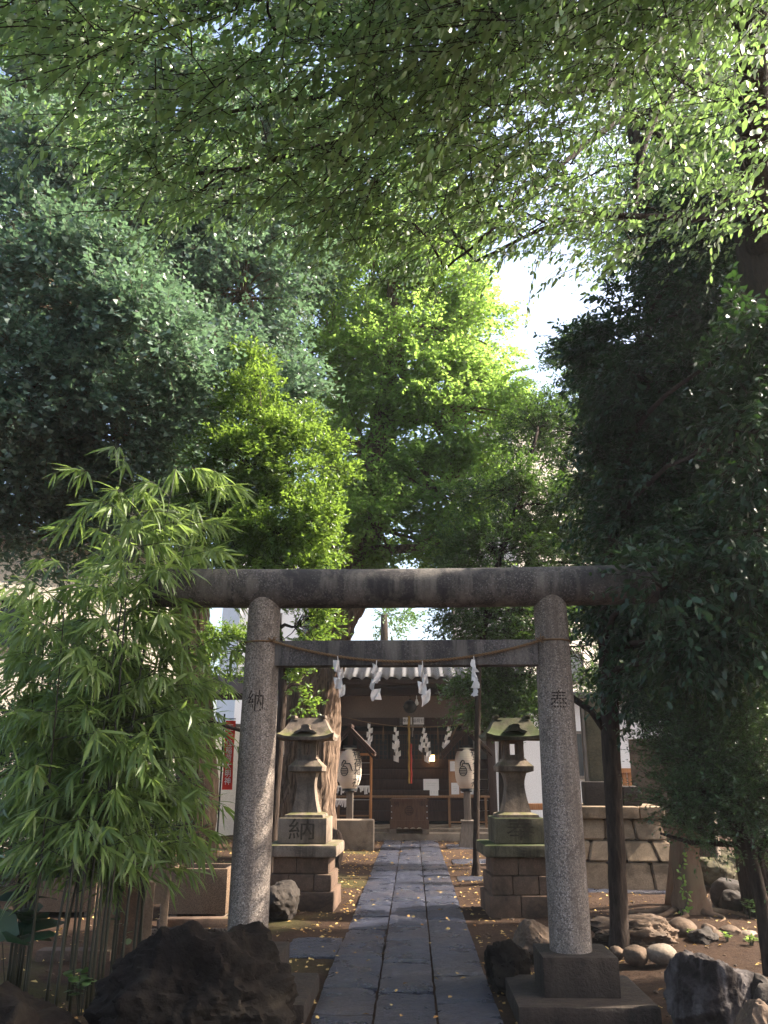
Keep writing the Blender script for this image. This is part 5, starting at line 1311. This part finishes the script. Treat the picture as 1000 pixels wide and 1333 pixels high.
# ------------------------------------------------------------------ bamboo
def bamboo():
    specs = []
    rr = random.Random(12)
    def clump(px, pyb, n, top, spread, dens, label, mat='leaf_bamboo', lean=0):
        g = G(px, pyb); root = thing('bamboo', label, 'bamboo', (g.x, g.y, 0), 0, 'bamboo clumps at the left'); cu = MB(); Pt = []; D = []; L = []
        s = S(px, 900, g.y)
        for i in range(n):
            x0 = g.x + rr.gauss(0, spread * .25); y0 = g.y + rr.gauss(0, .16); h = P(px, top, g.y).z * rr.uniform(.72, 1.0)
            lx = rr.gauss(lean, spread * .45); ly = rr.gauss(-.05, .22); pts = []; rad = []
            for k in range(15):
                t = k / 14; pts.append(Vector((x0 + lx * t ** 2, y0 + ly * t ** 2, -.05 + h * t - .1 * t ** 4))); rad.append((.011 * (1 - t * .75)) * (1.2 if k % 2 == 0 else 1))
            cu.tube(pts, rad, 7)
            for k in range(3, 15):
                t = k / 14; p = pts[k]
                if t < .32: continue
                for q in range(rr.choice((2, 3, 3))):
                    a = rr.uniform(0, 6.283); l_ = rr.uniform(.25, .62) * (1.1 - .35 * t); e = p + Vector((math.cos(a) * l_, math.sin(a) * l_ * .8, l_ * rr.uniform(.0, .55)))
                    e2 = e + Vector((math.cos(a) * l_ * .35, math.sin(a) * l_ * .3, -l_ * .15))
                    cu.tube([p, e, e2], [.0035, .0022, .001], 4, False)
                    for m_ in range(dens):
                        w = rr.random(); b = p.lerp(e, .35 + .65 * w) if m_ % 3 else e.lerp(e2, w)
                        Pt.append(b[:]); D.append(((math.cos(a) + rr.gauss(0, .5)), (math.sin(a) + rr.gauss(0, .5)), rr.gauss(-.1, .3))); L.append(rr.uniform(.06, .12))
        Pt = np.array(Pt); D = nrmz(np.array(D)); L = np.array(L); K = 4
        # fans of long leaves at each node, bending down
        n_ = len(Pt); pos = np.repeat(Pt, K, 0); dr = np.repeat(D, K, 0) + rng.normal(0, .5, (n_ * K, 3)); dr[:, 2] -= .65
        ln = rng.uniform(.12, .27, n_ * K); wd = ln * rng.uniform(.075, .115, n_ * K)
        nr = np.array([0, 0, 1.0]) + rng.normal(0, .5, (n_ * K, 3)); tint = np.clip(np.repeat(rng.uniform(0, .6, n_), K) + rng.uniform(0, .4, n_ * K), 0, 1)
        wparent(cu.build('culms_and_branches', 'culm', None, 'all'), root).name = 'culm_cluster'
        wparent(leaf_object('foliage', mat, 'lance', pos, dr, nr, ln, wd, tint), root); print('bamboo', n_ * K)
    clump(132, 1306, 6, 590, .46, 7, 'tallest bamboo clump, arching over the left end of the torii beam')
    clump(55, 1312, 4, 690, .7, 7, 'bamboo clump at the left edge with stems standing close together')
    clump(100, 1285, 4, 800, .5, 7, 'lower bamboo clump in front of the stone fence posts', lean=.1)
    clump(172, 1275, 4, 860, .28, 7, 'leafy bamboo clump hanging down against the left torii post', lean=.12)
    clump(0, 1290, 5, 660, .5, 6, 'outermost bamboo at the very left edge, cut by the frame')
bamboo()

# undergrowth: broad-leaved plants, weeds, vine, fallen leaves
def plant(name, label, px, pyb, h, n, ll, lw, mat, kind='oval', cat='plant', group=None, spread=.12, sp=.9):
    g = G(px, pyb); root = thing(name, label, cat, (g.x, g.y, gz(g.x, g.y)), 0, group); rr = random.Random(px * 7 + pyb); st = MB(); Pt = []; D = []
    for i in range(n):
        a = rr.uniform(0, 6.283); r = rr.uniform(.2, 1) * spread; t = Vector((math.cos(a) * r, math.sin(a) * r, h * rr.uniform(.45, 1)))
        st.tube([(t.x * .1, t.y * .1, -.03), (t.x * .5, t.y * .5, t.z * .6), t], [.004, .003, .002], 5, False)
        for k in range(4): Pt.append((t * rr.uniform(.75, 1))[:]); aa = rr.uniform(0, 6.283); D.append((math.cos(aa), math.sin(aa), rr.uniform(-.1, .5)))
    m = len(Pt); Pt = np.array(Pt); D = np.array(D)
    st.build('stem', 'culm', root)
    leaf_object('foliage', mat, kind, Pt, D, np.array([0, 0, 1.0]) + rng.normal(0, .3, (m, 3)), ll * rng.uniform(.7, 1.1, m), lw * rng.uniform(.7, 1.1, m), rng.uniform(0, 1, m), root)
plant('broadleaf_plant', 'dark broad-leaved plant at the far left under the bamboo', 15, 1290, 1.0, 8, .3, .22, 'leaf_camellia', spread=.3)
plant('broadleaf_plant', 'low round-leaved plant between the bamboo stems and the big boulder', 105, 1318, .28, 7, .085, .07, 'leaf_mid', spread=.12)
plant('broadleaf_plant', 'leafy climber sprig on the thin stem in front of the fence posts', 150, 1275, .75, 5, .07, .05, 'leaf_mid', spread=.1)
plant('planter_weed', 'green sprig growing behind the planter at the tree foot', 283, 1140, .45, 7, .07, .03, 'leaf_weed', spread=.15)
for k, (px, py, h, n, lab) in enumerate(((893, 1222, .08, 6, 'bright weed left of the jagged grey stone'), (948, 1232, .07, 8, 'bright feathery weed in front of the tan stone'), (979, 1237, .09, 9, 'brightest weed clump near the right edge'), (1000, 1214, .14, 6, 'weed at the foot of the shrub stem'))):
    plant('weed', lab, px, py, h, n, .045, .02, 'leaf_weed', 'oval', 'weed', 'bright weeds on the bare ground', .07)
plant('fern_plant', 'leafy green plant growing over the stone pile at the right edge', 985, 1170, .35, 10, .10, .045, 'leaf_weed', spread=.22)
plant('fern_plant', 'dark leafy plant in front of the stone pile', 975, 1200, .22, 8, .08, .04, 'leaf_mid', spread=.16)
def vine():
    g = G(900, 1194); root = thing('vine', 'thin vine with pale leaves climbing the brown trunk', 'vine', (g.x, g.y - .25, 0)); st = MB(); pts = []
    for i in range(9): p = P(888 + 6 * math.sin(i * .8) + i * .5, 1188 - i * 9, g.y - .24 + i * .008) - root.location; pts.append(p)
    st.tube(pts, .004, 5); st.build('stem', 'culm', root)
    m = 40; base = np.array([pts[i % 9][:] for i in range(m)]) + rng.normal(0, .025, (m, 3)); D = rng.normal(0, 1, (m, 3)); D[:, 1] = -abs(D[:, 1]) * .4
    leaf_object('foliage', 'leaf_weed', 'oval', base, D, np.array([0, -1.0, .6]) + rng.normal(0, .3, (m, 3)), rng.uniform(.03, .06, m), rng.uniform(.02, .035, m), rng.uniform(0, 1, m), root)
vine()
def fallen():
    n = 9500; X = rng.uniform(-4.5, 5.5, n); Y = 3 + 17 * rng.uniform(0, 1, n) ** 1.25
    pc = np.array([path_x(y) for y in Y]); d = np.abs(X - pc)
    pr_ = np.where(d < PW / 2, .10, np.where(d < PW / 2 + .5, 1.0, .35)); pr_ = np.where(X > pc + .8, pr_ * .75, pr_)
    k = rng.uniform(0, 1, n) < pr_; X, Y, d = X[k], Y[k], d[k]
    Z = np.array([gz(x, y) for x, y in zip(X, Y)]); Z = np.where(d < PW / 2, .012, Z + .012)
    m = len(X); dr = rng.normal(0, 1, (m, 3)); dr[:, 2] *= .15
    bm = bmesh.new(); bmesh.ops.create_icosphere(bm, subdivisions=1, radius=1); V = [v.co[:] for v in bm.verts]; Fc = [[v.index for v in f.verts] for f in bm.faces]; bm.free()
    mb = MB(); rr = random.Random(9)
    for _ in range(1500):
        x, y = rr.uniform(-3.5, 5), rr.uniform(3.5, 15); r = rr.uniform(.006, .022) * rr.uniform(.6, 1)
        if abs(x - path_x(y)) < PW / 2 + .04: continue
        mb.add(V, Fc, Matrix.Translation((x, y, gz(x, y) + r * .25)) @ Matrix.Rotation(rr.uniform(0, 3), 4, 'Z') @ Matrix.Diagonal((r * rr.uniform(1, 1.6), r, r * .7, 1)))
    tag(mb.build('loose_pebbles', 'brown_rock', None, 'all'), 'small loose pebbles scattered over the bare earth', kind='stuff')
    mb = MB()
    for _ in range(260):
        x, y = rr.uniform(-3, 5), rr.uniform(4, 14); a = rr.uniform(0, 3.14); L_ = rr.uniform(.05, .22)
        if abs(x - path_x(y)) < PW / 2 + .1: continue
        mb.tube([(x + math.cos(a + q * .15) * L_ * q / 3, y + math.sin(a + q * .15) * L_ * q / 3, gz(x, y) + .012) for q in range(4)], [.004, .0035, .003, .0015], 4)
    tag(mb.build('fallen_twigs', 'bark_rough', None), 'thin dead twigs lying on the bare earth', kind='stuff')
    o = leaf_object('fallen_leaves', 'leaf_fallen', 'fold', np.stack([X, Y, Z], 1), dr, np.array([0, 0, 1.0]) + rng.normal(0, .35, (m, 3)), rng.uniform(.025, .065, m), rng.uniform(.015, .042, m), rng.uniform(0, 1, m))
    tag(o, 'yellow and brown fallen leaves strewn over the earth and along the path edges', kind='stuff')
fallen()
# surface roots at the brown tree's foot
def roots():
    g = G(900, 1194)
    for k in range(6):
        a = (-2.9, -2.3, -1.2, -.4, 2.8, .3)[k]; L_ = (.6, .45, .4, .55, .8, .4)[k]; mb = MB(); pts = []; rad = []
        for i in range(9):
            t = i / 8; x = g.x + math.cos(a + .3 * math.sin(t * 4)) * (.18 + L_ * t); y = g.y + math.sin(a + .3 * math.sin(t * 4)) * (.18 + L_ * t); pts.append((x, y, gz(x, y) + .03 * (1 - t) - .01)); rad.append(.032 * (1 - t) + .006)
        mb.tube(pts, rad, 8, wob=.2); o = mb.build('root', 'bark_smooth', None, 'all')
        rt = [q for q in bpy.data.objects if q.name.startswith('evergreen_oak')][0]; wparent(o, rt)
roots()
print('OBJECTS', len(bpy.data.objects))

# ------------------------------------------------------------------ air
def haze():
    mb = MB(); mb.box((0, 17, 12.5), (186, 160, 27.4))
    o = mb.build('haze', 'paper'); m = bpy.data.materials.new('haze_air'); m.use_nodes = True; n = m.node_tree.nodes; l = m.node_tree.links
    n.remove(n['Principled BSDF']); v = n.new('ShaderNodeVolumePrincipled'); v.inputs['Color'].default_value = (.86, .92, 1, 1); v.inputs['Density'].default_value = HAZE
    v.inputs['Anisotropy'].default_value = .3
    l.new(v.outputs[0], n['Material Output'].inputs['Volume']); o.data.materials.clear(); o.data.materials.append(m); o['kind'] = 'stuff'
HAZE = .0006
haze()
